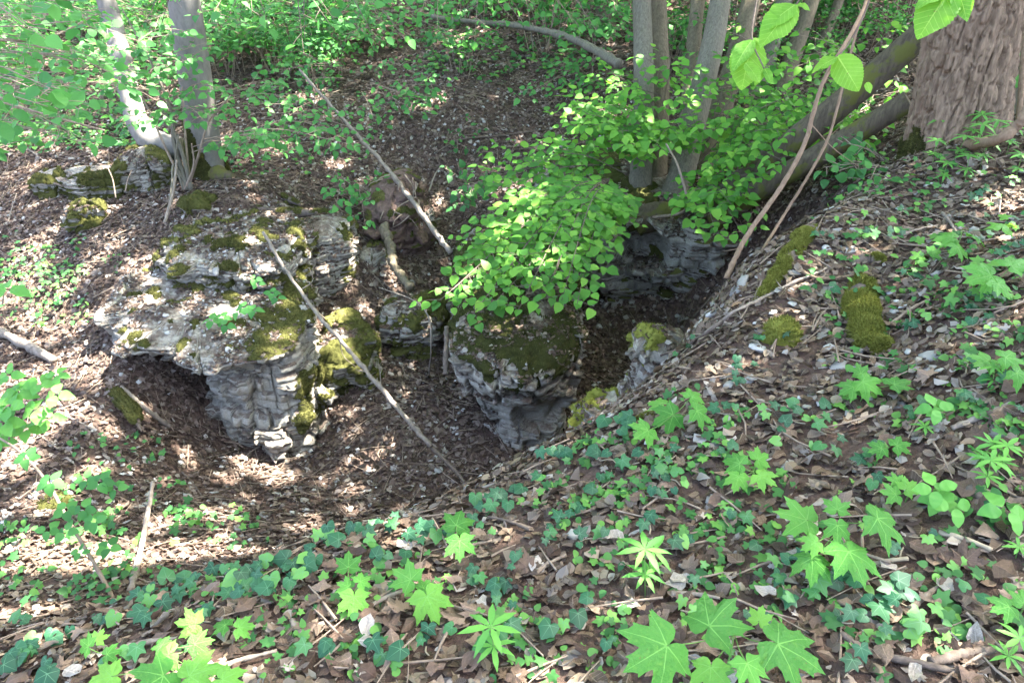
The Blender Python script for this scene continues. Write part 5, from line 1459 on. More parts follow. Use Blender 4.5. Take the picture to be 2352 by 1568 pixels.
stick('bleached stick lying in the sunlit corner at the lower left', [(270, 1512), (340, 1490), (430, 1478), (560, 1450)], .010, .005, 'deadwood', lift=.03, seed=11)
stick('pale thick twig lying below the left ivy', [(480, 1560), (560, 1530), (640, 1510)], .009, .005, 'deadwood', lift=.03, seed=12)
stick('pale bone-like stub among the dry leaves', [(672, 1435), (690, 1462), (715, 1475)], .012, .009, 'deadwood', lift=.02, n=14, seed=13)
stick('dark rotten branch in the pit below the long bare pole', [(985, 1020, 6.4), (1040, 1075, 6.3), (1070, 1110, 6.2)], .02, .012, 'deadwood_dark', seed=14)
stick('thin hooked twig hanging over the ledge between the pillars', [(985, 870), (990, 800, 7), (985, 730, 7), (950, 690, 7.2), (870, 660, 7.5)], .009, .005, 'deadwood', seed=15)
stick('forked pale twig on the upper slope near the stump', [(985, 440, 9), (1000, 400, 9.2), (1015, 380, 9.3)], .012, .006, 'deadwood', seed=16)
stick('curved thin branch lying across the gully head', [(1000, 360), (1060, 330), (1150, 320), (1260, 305)], .014, .008, 'deadwood_dark', lift=.05, seed=17)
stick('pale slanting stick on the far slope below the arching branch', [(985, 105, 13), (1050, 65, 13.2)], .02, .012, 'deadwood', seed=18)
for i, (a, b_, c) in enumerate([((560, 1060), (600, 1030), 'twig'), ((420, 1090), (470, 1150), 'deadwood_dark'), ((150, 960), (240, 1010), 'deadwood'), ((760, 900), (700, 860), 'deadwood_dark'), ((860, 640), (930, 700), 'deadwood'), ((260, 300), (310, 265), 'deadwood'), ((330, 330), (400, 300), 'twig'), ((690, 460), (640, 415), 'twig'), ((1220, 1230), (1120, 1200), 'deadwood_dark'),
        ((2050, 560), (2150, 530), 'deadwood'), ((2160, 500), (2200, 560), 'deadwood'), ((2040, 760), (2130, 700), 'twig'), ((1540, 1380), (1650, 1390), 'deadwood'), ((1980, 1320), (2080, 1300), 'stem_red'), ((2150, 1240), (2270, 1280), 'stem_red'), ((2080, 1420), (2170, 1350), 'twig'), ((830, 1420), (930, 1370), 'deadwood'), ((1230, 1330), (1300, 1290), 'twig'), ((1020, 1290), (1130, 1255), 'twig'), ((30, 330), (110, 380), 'deadwood'), ((20, 520), (40, 450), 'deadwood'), ((215, 690), (330, 640), 'twig'), ((700, 700), (770, 760), 'deadwood'), ((650, 400), (520, 430), 'deadwood_dark')]):
    near_ = 'near slope' if (b_[0] > 1200 or b_[1] > 1240) else 'left slope'
    stick(f'{["short straight", "slightly bent", "thin broken", "weathered"][i % 4]} {["tan", "dark", "pale"][["twig", "deadwood_dark", "deadwood"].index(c) if c != "stem_red" else 0]} stick on the {near_} by the {near_what(G(*a))}' if near_ == 'near slope' else f'{["short straight", "slightly bent", "thin broken", "weathered"][i % 4]} {["tan", "dark", "pale"][["twig", "deadwood_dark", "deadwood"].index(c)]} stick in the litter around the broad pillar', [a, ((a[0] + b_[0]) / 2, (a[1] + b_[1]) / 2 - 4), b_], .009, .005, c, lift=.03, n=16, seed=30 + i, kinks=.02, group='small sticks in the litter')
rgk = np.random.default_rng(71)
# mossy log and mossy root on the near slope
stick('short stub of log wrapped in bright yellow-green moss on the near slope', [(1988, 640), (1978, 690), (1985, 745), (2008, 805)], .05, .06, 'deadwood_dark', 'mossy_log', 'log', 20, 40, lift=.0, moss=(.32, .03, 'moss_bright', -.5, 20000), seed=21)
stick('mossy end piece lying at the foot of the mossy log', [(2000, 812), (2038, 800)], .035, .035, 'deadwood_dark', 'mossy_branch', 'log', 16, 20, lift=.01, moss=(.5, .02, 'moss_bright', -.4, 7000), seed=22)
stick('long surface root furred with bright moss on the rim', [(1735, 705), (1775, 650), (1805, 605), (1840, 555), (1870, 525)], .022, .045, 'deadwood_dark', 'mossy_root', 'root', 16, 50, lift=.01, moss=(.25, .022, 'moss_bright', -.1, 13000), seed=23)
stick('short mossy branch beside pale stones near the furrowed tree', [(1950, 610), (1990, 600), (2030, 605)], .03, .025, 'deadwood_dark', 'mossy_branch', 'log', 14, 24, lift=.01, moss=(-.05, .02, 'moss_bright', 0, 2500), seed=24)
stick('thin mossy twig on the sloping rim above the pit', [(1440, 985), (1490, 960), (1540, 940)], .012, .01, 'deadwood_dark', 'mossy_branch', 'log', 10, 24, lift=.01, moss=(.3, .014, 'moss_bright', -.1, 4000), seed=25)
# the uprooted stump above the middle ledge
so = P(915, 470, 8.7)
stump = thing('tree_stump', 'rotten earthy stump with thin rootlets and moss above the middle ledge', 'stump', (so[0], so[1], so[2] - .6))
V, F = rock((so[0], so[1] + .2), so[2] - .6, so[2] + .22, ell(.34, .4, [(250, 25, 1.1)]), [(0, .8), (.3, .95), (.55, 1.0), (.8, .9), (1, .7)], 91, .08, .05, .16, 200, (0, .2), .12)
part('root_ball', V, [F], M['earth'], stump)
top_site(V, F, .3)
moss_on(V, F, fbm(V / .14, 3, 93) - .1 - .6 * (upness(V, F) < .2), .035, M['moss'], stump, 3500, seed=93)
rgq = np.random.default_rng(17)
for pp, r in (([(880, 520, 8.35), (895, 560, 8.2), (905, 610, 8.0), (945, 662, 7.75)], .06),):
    V, F = tube(smooth_path([P(*x) for x in pp], 60), np.linspace(r, r * .6, 60), 26, lambda p, th, s: .045 * fbm(p / np.array([.05, .05, .14]), 3, 7))
    part('root', V, F, M['bark_brown'], stump)
for _ in range(14):
    q = P(rgq.uniform(850, 980), rgq.uniform(400, 530), 8.45)
    e = q + np.array([rgq.normal(0, .12), -rgq.uniform(.0, .12), -rgq.uniform(.05, .25)])
    V, F = tube(smooth_path([q, (q + e) / 2 + rgq.normal(0, .03, 3), e], 8), np.linspace(.009, .003, 8), 5)
    part('rootlet', V, F, M['twig'], stump)

# ------------------------------------------------------------------ stones
STM = []
for i in range(12):
    rg = np.random.default_rng(600 + i)
    k = 9
    rings = []
    a = np.linspace(0, 2 * math.pi, k, endpoint=False)
    rr = rg.uniform(.75, 1.2, k)
    el = rg.uniform(.6, .95)
    fl = rg.uniform(.22, .6)
    for (q, z) in ((.75, -.5), (1.0, -.1), (.92, .35), (.55, .5)):
        rings.append(np.stack([q * rr * np.cos(a), q * rr * np.sin(a) * el, np.full(k, z * fl) + rg.normal(0, .06, k)], -1))
    V = np.vstack(rings + [[[0, 0, -.52 * fl]], [[0, 0, .55 * fl]]])
    j = np.arange(k); F = []
    for r_ in range(3):
        F.append(np.stack([r_ * k + j, r_ * k + (j + 1) % k, (r_ + 1) * k + (j + 1) % k, (r_ + 1) * k + j], -1))
    T = np.vstack([np.stack([np.full(k, 4 * k), (j + 1) % k, j], -1), np.stack([np.full(k, 4 * k + 1), 3 * k + j, 3 * k + (j + 1) % k], -1)])
    STM.append(mesh_np('stone', V, [np.vstack(F), T], M['chip']))
rgs = np.random.default_rng(31)
def stone(p, n_, s, label, group='limestone chips', k=None):
    o = link('limestone_chip', STM[rgs.integers(12) if k is None else k])
    fr = frames(rgs.normal(0, 1, (1, 3)), np.array([n_]) + rgs.normal(0, .15, (1, 3)), [s])[0]
    put(o, p, fr)
    return tag(o, label, 'stone', group, 'thing')
for i, (x, y, s, lb) in enumerate([(1885, 750, .035, 'white angular stone left of the mossy log'), (1890, 830, .05, 'pale grey block stone below the mossy log'), (1925, 840, .04, 'pale stone touching the larger block below the mossy log'), (1700, 660, .07, 'large flat white stone on the rim by the dark stick'), (1780, 645, .04, 'pale stone beside the mossy root'), (1795, 610, .035, 'small pale stone above the mossy root'), (1945, 575, .055, 'whitish stone in front of the short mossy branch'), (1880, 500, .04, 'grey stone at the top of the mossy root'), (2120, 855, .05, 'elongated grey stone among the ivy right of the log'), (2140, 820, .05, 'flat grey stone above the elongated one'),
       (1745, 800, .05, 'pale stone on the slope left of the moss ball'), (1640, 720, .045, 'whitish stone near the edge of the rim'), (1420, 915, .06, 'white stone on the rim edge over the pit'), (1405, 960, .05, 'pale angular stone just below the white rim stone'), (1480, 745, .05, 'white stone at the lip of the mossy block'), (2060, 930, .04, 'grey stone near the frame middle right'), (1930, 905, .03, 'small grey stone below the log end'), (240, 1258, .06, 'pale flat stone pair in shade on the left slope'), (265, 1250, .06, 'second pale flat stone on the left slope'), (420, 720 + 560, .03, 'pale stone in sunlit litter')]):
    p_ = G(x, y); n_ = gn(np.array(p_[0]), np.array(p_[1]))
    stone(p_ + n_ * s * .1, n_, s, lb, 'stones told apart on the slopes')
# rubble on the ledges of the broad pillar: the larger chips
cnt = 0
for si, (nm, npick, lo, hi) in enumerate((('shelf of the broad pillar', 95, .018, .055), ('cap of the broad pillar', 40, .018, .05), ('top of the central pillar', 12, .012, .025))):
    V_, F_, c_, n_, a_ = SITES[si]
    px, py, t = project(c_)
    ok = ((CAM - c_) * n_).sum(1) > 0
    id_ = rgs.choice(np.nonzero(ok)[0], npick, p=a_[ok] / a_[ok].sum())
    for i in id_:
        s = rgs.uniform(lo, hi) * (1 if rgs.random() < .25 else .65)
        side = 'left part' if c_[i, 0] < V_[:, 0].mean() - .2 else ('right part' if c_[i, 0] > V_[:, 0].mean() + .2 else 'middle')
        fb = 'front' if c_[i, 1] < V_[:, 1].mean() - .15 else 'back'
        stone(c_[i] + np.array([0, 0, s * .12]), n_[i] + np.array([0, 0, .5]), s, f'{"larger" if s > .035 else "small"} pale chip, {fb} {side} of the {nm}', f'rubble on the {nm}')
# chips lying in the litter of the slopes
places = []
while len(places) < 150:
    x, y = (rgs.uniform(0, 2352), rgs.uniform(250, 1560)) if len(places) < 80 else (rgs.uniform(0, 900), rgs.uniform(350, 1300))
    p_ = G(x, y)
    if fbm(p_[None] / 1.5, 2, 66)[0] < -.1 or p_[1] > 11: continue
    places.append((x, y, p_))
for (x, y, p_) in places:
    n_ = gn(np.array(p_[0]), np.array(p_[1]))
    t_ = project(p_)[2]
    s = rgs.uniform(.014, .03) if t_ < 4.5 else rgs.uniform(.02, .06)
    reg = ('near slope by the ' + near_what(p_)) if t_ < 4.6 else ('slope left of the broad pillar' if x < 450 else ('pit floor' if y > 850 else 'slope behind the pillars'))
    stone(p_ + n_ * .012, n_, s, f'{"small" if s < .028 else "palm-sized"} {"flat" if rgs.random() < .5 else "angular"} limestone chip, {reg}', 'limestone chips in the litter')
# fine rubble nobody could count
acc = Acc()
for si in range(3):
    V_, F_, c_, n_, a_ = SITES[si]
    k = [900, 550, 150][si]
    ii = rgs.choice(len(c_), k, p=a_ / a_.sum())
    tm = leaf_simple(.5, .5, .3)
    fr = frames(rgs.normal(0, 1, (k, 3)), n_[ii] + rgs.normal(0, .3, (k, 3)), rgs.uniform(.012, .032, k))
    acc.add(*instance(T_CHIP if 'T_CHIP' in globals() else (np.array([[-.5, -.4, 0], [.5, -.45, 0], [.55, .4, 0], [-.4, .5, 0], [-.4, -.3, .22], [.42, -.35, .25], [.4, .3, .2], [-.3, .4, .24]]), [np.array([[4, 5, 6, 7], [0, 1, 5, 4], [1, 2, 6, 5], [2, 3, 7, 6], [3, 0, 4, 7]])], np.zeros((8, 2))), c_[ii] + np.array([0, 0, .008]), fr))
pts = scatter_region(26, -6, 5, 2.2, 11, rgs)
pts = pts[cull(pts)]
k = len(pts); n_ = gn(pts[:, 0], pts[:, 1])
acc.add(*instance((np.array([[-.5, -.4, 0], [.5, -.45, 0], [.55, .4, 0], [-.4, .5, 0], [-.4, -.3, .22], [.42, -.35, .25], [.4, .3, .2], [-.3, .4, .24]]), [np.array([[4, 5, 6, 7], [0, 1, 5, 4], [1, 2, 6, 5], [2, 3, 7, 6], [3, 0, 4, 7]])], np.zeros((8, 2))), pts + n_ * .015, frames(rgs.normal(0, 1, (k, 3)), n_ + rgs.normal(0, .3, (k, 3)), rgs.uniform(.015, .045, k))))
V, F = acc.get()
tag(link('limestone_rubble', mesh_np('limestone_rubble', V, F, M['chip'])), 'fine pale limestone rubble on ledges and slopes', 'rubble', None, 'stuff')

# ------------------------------------------------------------------ small plants of the near slope
def ground_leaf(px, py, h):
    p_ = G(px, py, h)
    return p_, project(p_)[2]
MM = {k: [mesh_np('leaf', v, f, M[mt], True, u) for v, f, u in tl_] for k, (tl_, mt) in {'maple': (T_MAPLE, 'maple'), 'ivy': (T_IVY, 'ivy'), 'hz': (T_HAZEL, 'hazel'), 'bc': (T_BEECH, 'woodruff')}.items()}
rgp = np.random.default_rng(55)
def add_leaf(parent, key, pos, d, n_, size):
    o = link('leaf', MM[key][rgp.integers(len(MM[key]))], parent)
    fr = frames(np.array([d]), np.array([n_]), [size])[0]
    m = np.eye(4); m[:3, :3] = fr; m[:3, 3] = pos - np.array(parent.location)
    o.matrix_local = Matrix([[float(v) for v in r] for r in m])
    return o
def seedling(label, base, leaves, h=.12, key='maple', name='maple_seedling', cat='seedling', tilt=.35):
    """leaves: frame x, y, width in frame units, direction of the tip in the frame (deg, 0 right, 90 up)"""
    b = G(*base)
    o = thing(name, label, cat, b)
    hub = b + np.array([0, 0, h * .75])
    V, F = tube(np.stack([b - np.array([0, 0, .02]), b + np.array([.004, 0, h * .4]), hub]), [.0028, .0024, .002], 5)
    part('stem', V, F, M['stem_green'], o, True)
    for (x, y, w, ang) in leaves:
        hh = h * rgp.uniform(.8, 1.15)
        p_, t_ = ground_leaf(x, y, hh)
        size = w / FPX * t_ * .66
        a = math.radians(ang)
        d = np.array([math.cos(a), math.sin(a) * 1.2, -.1])
        n_ = norm(np.array([0, -tilt, 1.0]) + rgp.normal(0, .16, 3))
        org = p_ - norm(d) * size * .18
        add_leaf(o, key, org, d, n_, size)
        V, F = tube(smooth_path([hub, (hub + org) / 2 + np.array([0, 0, -.01]), org], 6), .0014, 4)
        part('leaf_stalk', V, F, M['stem_green'], o, True)
    return o
seedling('large maple seedling with broad leaves at the bottom of the frame', (1665, 1545), [(1640, 1428, 150, 35), (1515, 1492, 180, 205), (1808, 1488, 175, -25), (1632, 1542, 105, 250), (1722, 1532, 95, -70), (1745, 1420, 60, 60)], .2)
seedling('large maple seedling with seven leaves below the mossy log', (1918, 1270), [(1838, 1192, 118, 165), (1958, 1278, 135, -80), (1866, 1290, 100, 250), (2032, 1196, 130, -25), (1926, 1212, 72, -95), (1922, 1165, 66, 70), (1868, 1248, 60, 200)], .16)
seedling('maple seedling over the rim of the pit beside the ivy', (1535, 1000), [(1538, 955, 82, 200), (1610, 945, 76, -15), (1482, 992, 80, 215), (1592, 908, 60, 40), (1512, 925, 55, 150)], .12)
seedling('bright maple seedling in the middle of the near slope', (1720, 1130), [(1692, 1062, 66, 150), (1745, 1052, 62, 30), (1695, 1098, 62, 240), (1752, 1095, 68, -40)], .12)
seedling('maple seedling below the mossy end piece of the log', (1975, 925), [(1955, 890, 60, 200), (1990, 880, 76, -40), (2060, 882, 70, 10), (1975, 855, 50, 90)], .1)
seedling('pair of bright maple leaves above the pale dry leaves', (1053, 1275), [(1050, 1200, 82, 80), (1055, 1248, 80, -90)], .1)
seedling('maple seedling beside the left ivy, three leaves in a column', (805, 1410), [(800, 1297, 66, 100), (795, 1345, 50, 160), (812, 1378, 82, -85), (832, 1332, 50, 40)], .1)
seedling('sunlit maple seedling with two bright leaves', (960, 1395), [(936, 1326, 84, 150), (985, 1378, 104, -60), (975, 1345, 50, 60)], .1)
seedling('maple seedling with three sunny leaves at the lower left', (460, 1530), [(375, 1508, 96, 200), (455, 1476, 66, 20), (370, 1478, 52, 140), (440, 1432, 74, 170)], .12)
seedling('sunlit maple seedling with large pale leaves at the bottom left corner', (420, 1570), [(360, 1560, 130, 215), (450, 1548, 120, 20), (245, 1555, 90, 190), (520, 1562, 90, -10)], .14)
seedling('two small maple leaves beside the lower left ivy', (535, 1455), [(512, 1434, 54, 170), (556, 1440, 58, 10)], .08)
seedling('bright sunlit small maple leaves at the lower left edge', (205, 1510), [(200, 1480, 56, 150), (252, 1500, 50, 20), (225, 1465, 44, 80)], .08)
seedling('maple seedling at the right frame edge above the grey stick', (2270, 690), [(2265, 635, 100, 190), (2330, 610, 80, 20), (2300, 655, 70, -60)], .12)
seedling('maple leaves right of the log by the frame edge', (2300, 880), [(2265, 830, 74, 200), (2320, 822, 80, -10), (2345, 860, 70, -50)], .1)
seedling('maple seedling on the upper right slope', (2200, 560), [(2180, 545, 60, 160), (2240, 540, 62, 20), (2205, 570, 60, -80), (2300, 520, 66, 60)], .1)
seedling('small maple seedling right of the seven-leaved one', (2075, 1160), [(2050, 1135, 62, 170), (2085, 1120, 56, 30), (2060, 1105, 50, 100)], .09)
seedling('maple seedling in the middle right beside the woodruff', (2050, 1050), [(2020, 1030, 52, 190), (2065, 1022, 56, 10)], .09)
seedling('maple leaf pair at the lower right frame edge', (2335, 1420), [(2310, 1395, 76, 190), (2350, 1380, 70, 60)], .1)
seedling('three-leaved maple seedling at the far top of the near slope', (2130, 600), [(2110, 590, 40, 180), (2145, 580, 44, 20)], .08)
# pinnate-leaved young plants on the left
def young(label, base, leaves, h, key='hz', name='young_plant', t=None, stemmat='twig', r=.006, path=None):
    b = G(*base) if t is None else P(*base, t)
    o = thing(name, label, 'plant', b)
    tt = project(b)[2]
    q = [b] + [P(x, y, tt + dt) for (x, y, dt) in (path or [])]
    if len(q) > 1:
        V, F = tube(smooth_path(q, 24), np.linspace(r, r * .5, 24), 7)
        part('stem', V, F, M[stemmat], o, True)
    for (x, y, w, n) in leaves:
        c = P(x, y, tt - .05 + rgp.normal(0, .05))
        for k in range(n):
            a = 2 * math.pi * k / n + rgp.normal(0, .2)
            d = np.array([math.cos(a), math.sin(a), -.15])
            add_leaf(o, key, c + d * .012, d, norm(np.array([0, -.5, 1]) + rgp.normal(0, .2, 3)), w / FPX * tt)
    return o
young('leafy thin sapling bending up from the shade at the lower left', (262, 1378), [(115, 1105, 31, 5), (230, 1105, 28, 5), (195, 1100, 24, 4), (150, 1170, 27, 5), (190, 1168, 27, 4), (215, 1195, 27, 5), (150, 1220, 27, 4), (110, 1215, 24, 4), (265, 1120, 24, 4), (60, 1050, 27, 5), (250, 1255, 27, 5), (185, 1265, 20, 4)], .3, path=[(215, 1290, .05), (160, 1200, .1), (110, 1110, .15), (50, 1040, .2), (-10, 1000, .25)], r=.013, name='leafy_sapling')
young('broad-leaved light green plants at the left frame edge', (20, 1010), [(40, 900, 39, 5), (90, 880, 33, 5), (130, 905, 33, 4), (20, 930, 39, 5), (80, 940, 36, 5), (110, 960, 33, 4), (10, 970, 39, 5), (60, 985, 33, 5), (20, 860, 30, 4), (130, 860, 26, 4), (-10, 1010, 39, 5)], .3, path=[(40, 930, 0), (80, 890, .05)], t=4.6, key='bc')
young('single green leaf shoot at the left frame edge', (5, 700), [(20, 662, 44, 3)], .2, t=4.6, path=[(10, 670, 0)], key='bc')
young('small seedlings with paired leaves on the front of the pillar shelf', (505, 748), [(485, 735, 22, 4), (510, 728, 22, 4), (520, 745, 20, 3)], .1, t=6.45, path=[(505, 738, 0)], name='ledge_seedling')
young('small five-leaved seedling on the pillar shelf', (575, 728), [(560, 705, 22, 4), (582, 712, 22, 4), (545, 715, 20, 3)], .1, t=6.5, path=[(570, 715, 0)], name='ledge_seedling')
young('tiny seedling on the right edge of the pillar shelf', (632, 690), [(625, 672, 18, 4), (636, 682, 20, 3)], .1, t=6.7, path=[(630, 680, 0)], name='ledge_seedling')
young('tiny seedling climbing the mossy right side of the pillar', (592, 660), [(585, 640, 16, 3), (592, 650, 16, 3)], .1, t=6.8, path=[(588, 650, 0)], name='ledge_seedling')
young('five-lobed young plant at the right of the near slope', (2185, 1190), [(2165, 1140, 44, 5), (2150, 1120, 40, 4), (2190, 1160, 40, 4)], .1, path=[(2170, 1150, 0)], key='bc')
young('small plant with rounded leaves below the mossy root', (2165, 965), [(2150, 935, 36, 4), (2175, 945, 34, 4)], .1, path=[(2160, 945, 0)], key='bc')
young('green leaf sprout at the lower right frame edge', (2330, 1200), [(2310, 1170, 50, 4), (2345, 1190, 46, 4)], .1, path=[(2320, 1180, 0)], key='bc')
# woodruff: whorls of narrow leaves
WM = [mesh_np('leaf', v, f, M['woodruff'], True, u) for v, f, u in [leaf_oval(.13, .15, .15 + .2 * i, (0, .3, .65, 1), [0, .85, .9, 0]) for i in range(3)]]
def woodruff(label, px, py, w, tiers=2):
    b = G(px, py)
    t_ = project(b)[2]
    s = w / FPX * t_ * .55
    o = thing('woodruff', label, 'plant', b, 'woodruff sprigs')
    H = s * (.5 + .75 * tiers)
    lean = rgp.normal(0, .12, 2)
    V, F = tube(np.stack([b, b + np.array([lean[0] * H, lean[1] * H, H])]), [.0018, .0012], 5)
    part('stem', V, F, M['stem_green'], o)
    for k in range(tiers):
        f = (k + 1) / tiers
        c = b + np.array([lean[0] * H, lean[1] * H, H]) * f
        n = 7
        a0 = rgp.uniform(0, 6)
        for j in range(n):
            a = a0 + 2 * math.pi * j / n
            lf = link('leaf', WM[rgp.integers(3)], o)
            d = np.array([math.cos(a), math.sin(a), .35])
            fr = frames(np.array([d]), np.array([[-.2 * math.cos(a), -.2 * math.sin(a) - .1, 1.0]]), [s * (1.0 if k == tiers - 1 else .8) * rgp.uniform(.85, 1.1)])[0]
            m = np.eye(4); m[:3, :3] = fr; m[:3, 3] = c - b
            lf.matrix_local = Matrix([[float(v) for v in r] for r in m])
    return o
for (x, y, w, k, lb) in [(1140, 1525, 120, 2, 'woodruff sprig with long narrow leaves at the bottom centre'), (1482, 1375, 110, 2, 'bushy woodruff sprig left of the big maple leaves'), (1485, 1345, 90, 2, 'smaller woodruff sprig behind the bushy one'), (2260, 1130, 90, 2, 'woodruff sprig in the right part of the near slope'), (2230, 1080, 80, 2, 'woodruff sprig above the right one'), (2290, 1095, 80, 2, 'woodruff sprig nearest the right frame edge'), (2290, 1545, 100, 2, 'woodruff sprig in the bottom right corner'), (1930, 720 + 560, 50, 1, 'woodruff under the seven-leaved maple'),
        (2120, 330, 60, 2, 'woodruff at the mossy foot of the furrowed tree'), (2160, 345, 62, 2, 'woodruff in front of the furrowed trunk'), (2215, 335, 66, 2, 'woodruff tuft right of the trunk middle'), (2240, 350, 60, 2, 'woodruff tuft by the pale curved branch'), (2190, 300, 60, 2, 'woodruff growing up against the furrowed bark'), (2275, 345, 60, 2, 'woodruff tuft right of the furrowed trunk'), (2185, 380, 60, 2, 'woodruff below the furrowed trunk'), (2250, 390, 60, 2, 'woodruff right below the pale curved branch'), (2310, 360, 60, 2, 'woodruff near the right edge under the branch'), (2140, 385, 56, 2, 'woodruff left below the furrowed trunk'), (2215, 420, 56, 2, 'woodruff lower below the furrowed trunk'), (2330, 420, 56, 2, 'woodruff at the right edge below the branch'), (2160, 430, 50, 2, 'woodruff on the bare soil below the trunk'), (2330, 1290, 60, 1, 'small whorled sprout at the right edge'), (1870, 1345 , 46, 1, 'small whorled sprout under the maple leaves'), (2110, 1010, 50, 1, 'small whorled sprout beside the middle right maple'), (2280, 900, 56, 2, 'woodruff by the right edge maple leaves')]:
    woodruff(lb, x, y, w, k)
# ivy
def ivy(px, py, n, w, label, spread=1.0):
    b = G(px, py)
    t_ = project(b)[2]
    o = thing('ivy_plant', label, 'ivy', b, 'ivy creeping over the litter')
    a = rgp.uniform(0, 6.28)
    L = w / FPX * t_ * (.5 + .42 * n) * spread
    m = max(3, n)
    q = []
    p2 = b[:2].copy()
    for k in range(m):
        q.append(on_ground(p2[0], p2[1], .025))
        a += rgp.normal(0, .5)
        p2 = p2 + np.array([math.cos(a), math.sin(a)]) * L / m
    q = np.array(q)
    V, F = tube(smooth_path(q, 10), .0026, 4, None, False)
    part('runner', V, F, M['stem_red'], o)
    for k in range(n):
        c = q[k % m] + np.array([rgp.normal(0, .012), rgp.normal(0, .012), rgp.uniform(.015, .045)])
        d = np.array([rgp.normal(0, .8), -.5 + rgp.normal(0, .7), -.15])
        add_leaf(o, 'ivy', c, d, norm(np.array([0, -.45, 1]) + rgp.normal(0, .22, 3)), w / FPX * t_ * .6 * rgp.uniform(.6, 1.15))
    return o
NUMW = {1: 'single-leaf', 2: 'two-leaf', 3: 'three-leaf', 4: 'four-leaf', 5: 'five-leaf', 6: 'six-leaf', 7: 'seven-leaf'}
ivy_hand = [(1265, 1480, 4, 76), (1180, 1470, 3, 70), (860, 1500, 3, 82), (715, 1510, 3, 62), (980, 1500, 1, 56), (1040, 1455, 2, 56), (1170, 1420, 5, 56), (1090, 1330, 3, 52), (1160, 1180, 5, 50), (1240, 1120, 6, 48), (1300, 1080, 6, 50), (1370, 1060, 6, 56), (1430, 1010, 5, 52), (1400, 1120, 4, 44), (1480, 1150, 4, 44), (1560, 1130, 4, 44), (1330, 1180, 4, 42), (1260, 1240, 3, 42), (1200, 1300, 3, 44), (1390, 1250, 4, 46), (1490, 1240, 3, 44), (1590, 1270, 3, 50), (1600, 1330, 3, 50), (1740, 1300, 4, 56), (1790, 1350, 4, 62), (1850, 1390, 5, 66), (1960, 1370, 5, 72), (2010, 1410, 3, 70), (2040, 1390, 3, 66), (1900, 1440, 3, 60), (2100, 1460, 2, 72), (2020, 1500, 2, 60), (1975, 1545, 2, 76), (2060, 1300, 2, 40), (1720, 1440, 2, 50), (1560, 1420, 3, 50), (1400, 1495, 2, 40),
  (780, 1270, 6, 56), (850, 1265, 6, 54), (900, 1240, 5, 50), (960, 1230, 5, 50), (720, 1290, 6, 56), (660, 1310, 6, 58), (600, 1320, 6, 58), (540, 1330, 6, 56), (480, 1340, 6, 54), (430, 1350, 5, 52), (380, 1370, 6, 54), (330, 1395, 6, 54), (270, 1400, 5, 52), (230, 1440, 5, 54), (160, 1470, 5, 56), (90, 1500, 5, 60), (30, 1530, 4, 64), (60, 1440, 4, 50), (640, 1370, 4, 56), (560, 1390, 4, 56), (700, 1350, 5, 56), (860, 1320, 4, 50), (1000, 1260, 4, 48), (1090, 1230, 4, 46), (250, 1540, 3, 70), (120, 1550, 3, 70), (480, 1420, 3, 60), (330, 1450, 4, 60),
  (1590, 800, 3, 34), (1680, 860, 3, 36), (1700, 900, 3, 38), (1745, 805, 2, 34), (1780, 770, 3, 34), (1640, 960, 3, 40), (1740, 980, 3, 40), (1820, 960, 4, 42), (1880, 1000, 4, 42), (1780, 1030, 3, 42), (1860, 1060, 4, 44), (1950, 1080, 4, 46), (2120, 760, 3, 38), (2160, 740, 4, 40), (2200, 700, 4, 40), (2080, 640, 4, 36), (2130, 600, 4, 36), (2250, 760, 4, 42), (2300, 720, 4, 42), (2190, 850, 4, 44), (2250, 900, 4, 46), (2320, 960, 4, 46), (2180, 930, 4, 44), (2100, 950, 3, 42), (2230, 640, 4, 38), (2290, 600, 4, 36), (2150, 680, 3, 36), (1870, 560, 3, 30), (1950, 540, 3, 30), (2040, 560, 3, 32), (2060, 500, 3, 30), (2330, 520, 4, 34), (2230, 480, 4, 32), (2270, 560, 4, 34), (1900, 680, 2, 34), (2250, 1200, 2, 46), (2120, 1250, 2, 44), (2000, 1150, 3, 44), (1620, 1060, 3, 42), (1550, 1060, 3, 44), (1660, 1200, 3, 44), (1500, 1080, 4, 46), (2290, 1420, 2, 60), (2340, 1330, 3, 60), (2210, 1390, 2, 50)]
for (x, y, n, w) in ivy_hand:
    ivy(x, y, n, w * .92, f'{NUMW[n]} {"broad" if w > 54 else ("small" if w < 42 else "medium")} ivy sprig by the {near_what(G(x, y))}')
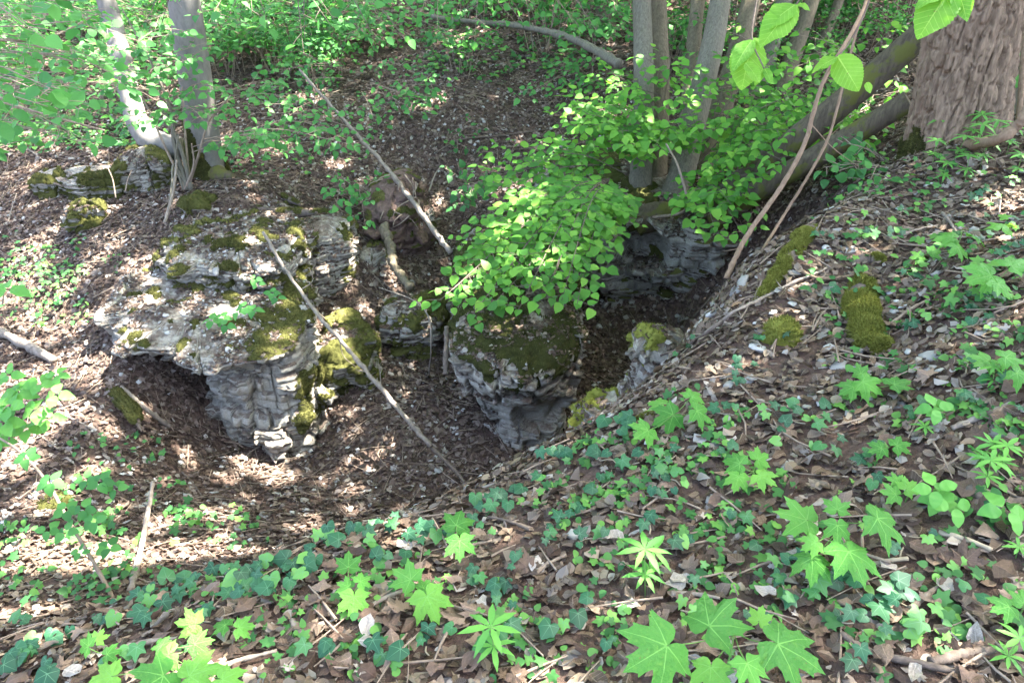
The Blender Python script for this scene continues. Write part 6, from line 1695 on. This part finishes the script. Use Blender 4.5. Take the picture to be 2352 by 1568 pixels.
# ivy and herb cover of the shaded slopes: uncountable
a = Acc()
for (x0, x1, y0, y1, n, sz_) in [(0, 330, 240, 350, 900, .05), (0, 200, 560, 760, 260, .045), (150, 420, 1000, 1200, 100, .045), (0, 330, 1200, 1400, 140, .045), (430, 640, 1180, 1270, 60, .045), (950, 1350, 80, 190, 300, .07), (520, 900, 330, 420, 90, .05), (1650, 2000, 200, 420, 500, .06), (560, 1000, 100, 260, 160, .06), (240, 520, 560, 640, 60, .03), (300, 620, 700, 860, 60, .03), (1850, 2352, 380, 700, 260, .035), (1200, 2352, 900, 1560, 480, .028), (400, 1200, 1250, 1560, 220, .026), (1300, 1800, 950, 1250, 200, .03), (1900, 2352, 600, 1000, 260, .03)]:
    q = np.array([G(rgp.uniform(x0, x1), rgp.uniform(y0, y1)) for _ in range(n // 4)])
    q = np.repeat(q, 4, 0) + rgp.normal(0, .07 if sz_ > .03 else .03, (len(q) * 4, 3)) * np.array([1, 1, 0])
    q[:, 2] = gz(q[:, 0], q[:, 1]) + rgp.uniform(.03, .10, len(q)) * (1 if sz_ > .03 else .4)
    fr = frames(rgp.normal(0, 1, (len(q), 3)), norm(np.array([0, -.3, 1]) + rgp.normal(0, .3, (len(q), 3))), sz_ * rgp.uniform(.6, 1.3, len(q)))
    ch = rgp.integers(0, 2, len(q))
    for k in range(2):
        a.add(*instance([T_IVY[0], T_HAZEL[1]][k], q[ch == k], fr[ch == k]))
V, F = a.get()
o = tag(link('herb_cover', mesh_np('herb_cover', V, F, M['herb'], True, a.uv())), 'low green ivy and herbs scattered over the shaded slopes', 'ground cover', None, 'stuff')

# ------------------------------------------------------------------ alike things told apart by their order in the view
ORD = 'first second third fourth fifth sixth seventh eighth ninth tenth eleventh twelfth thirteenth fourteenth fifteenth sixteenth seventeenth eighteenth nineteenth twentieth twenty-first twenty-second twenty-third twenty-fourth twenty-fifth twenty-sixth twenty-seventh twenty-eighth twenty-ninth thirtieth'.split()
bpy.context.view_layer.update()
byl = {}
for o in SC.objects:
    if o.parent is None and 'label' in o.keys() and o.get('group'):
        byl.setdefault(o['label'], []).append(o)
for lb, os_ in byl.items():
    if len(os_) < 2: continue
    os_.sort(key=lambda o: float(project(np.array(o.matrix_world.translation))[0]))
    for i, o in enumerate(os_[:30]):
        ex = f', {ORD[i]} from left'
        if len(lb.split()) + 3 <= 16: o['label'] = lb + ex
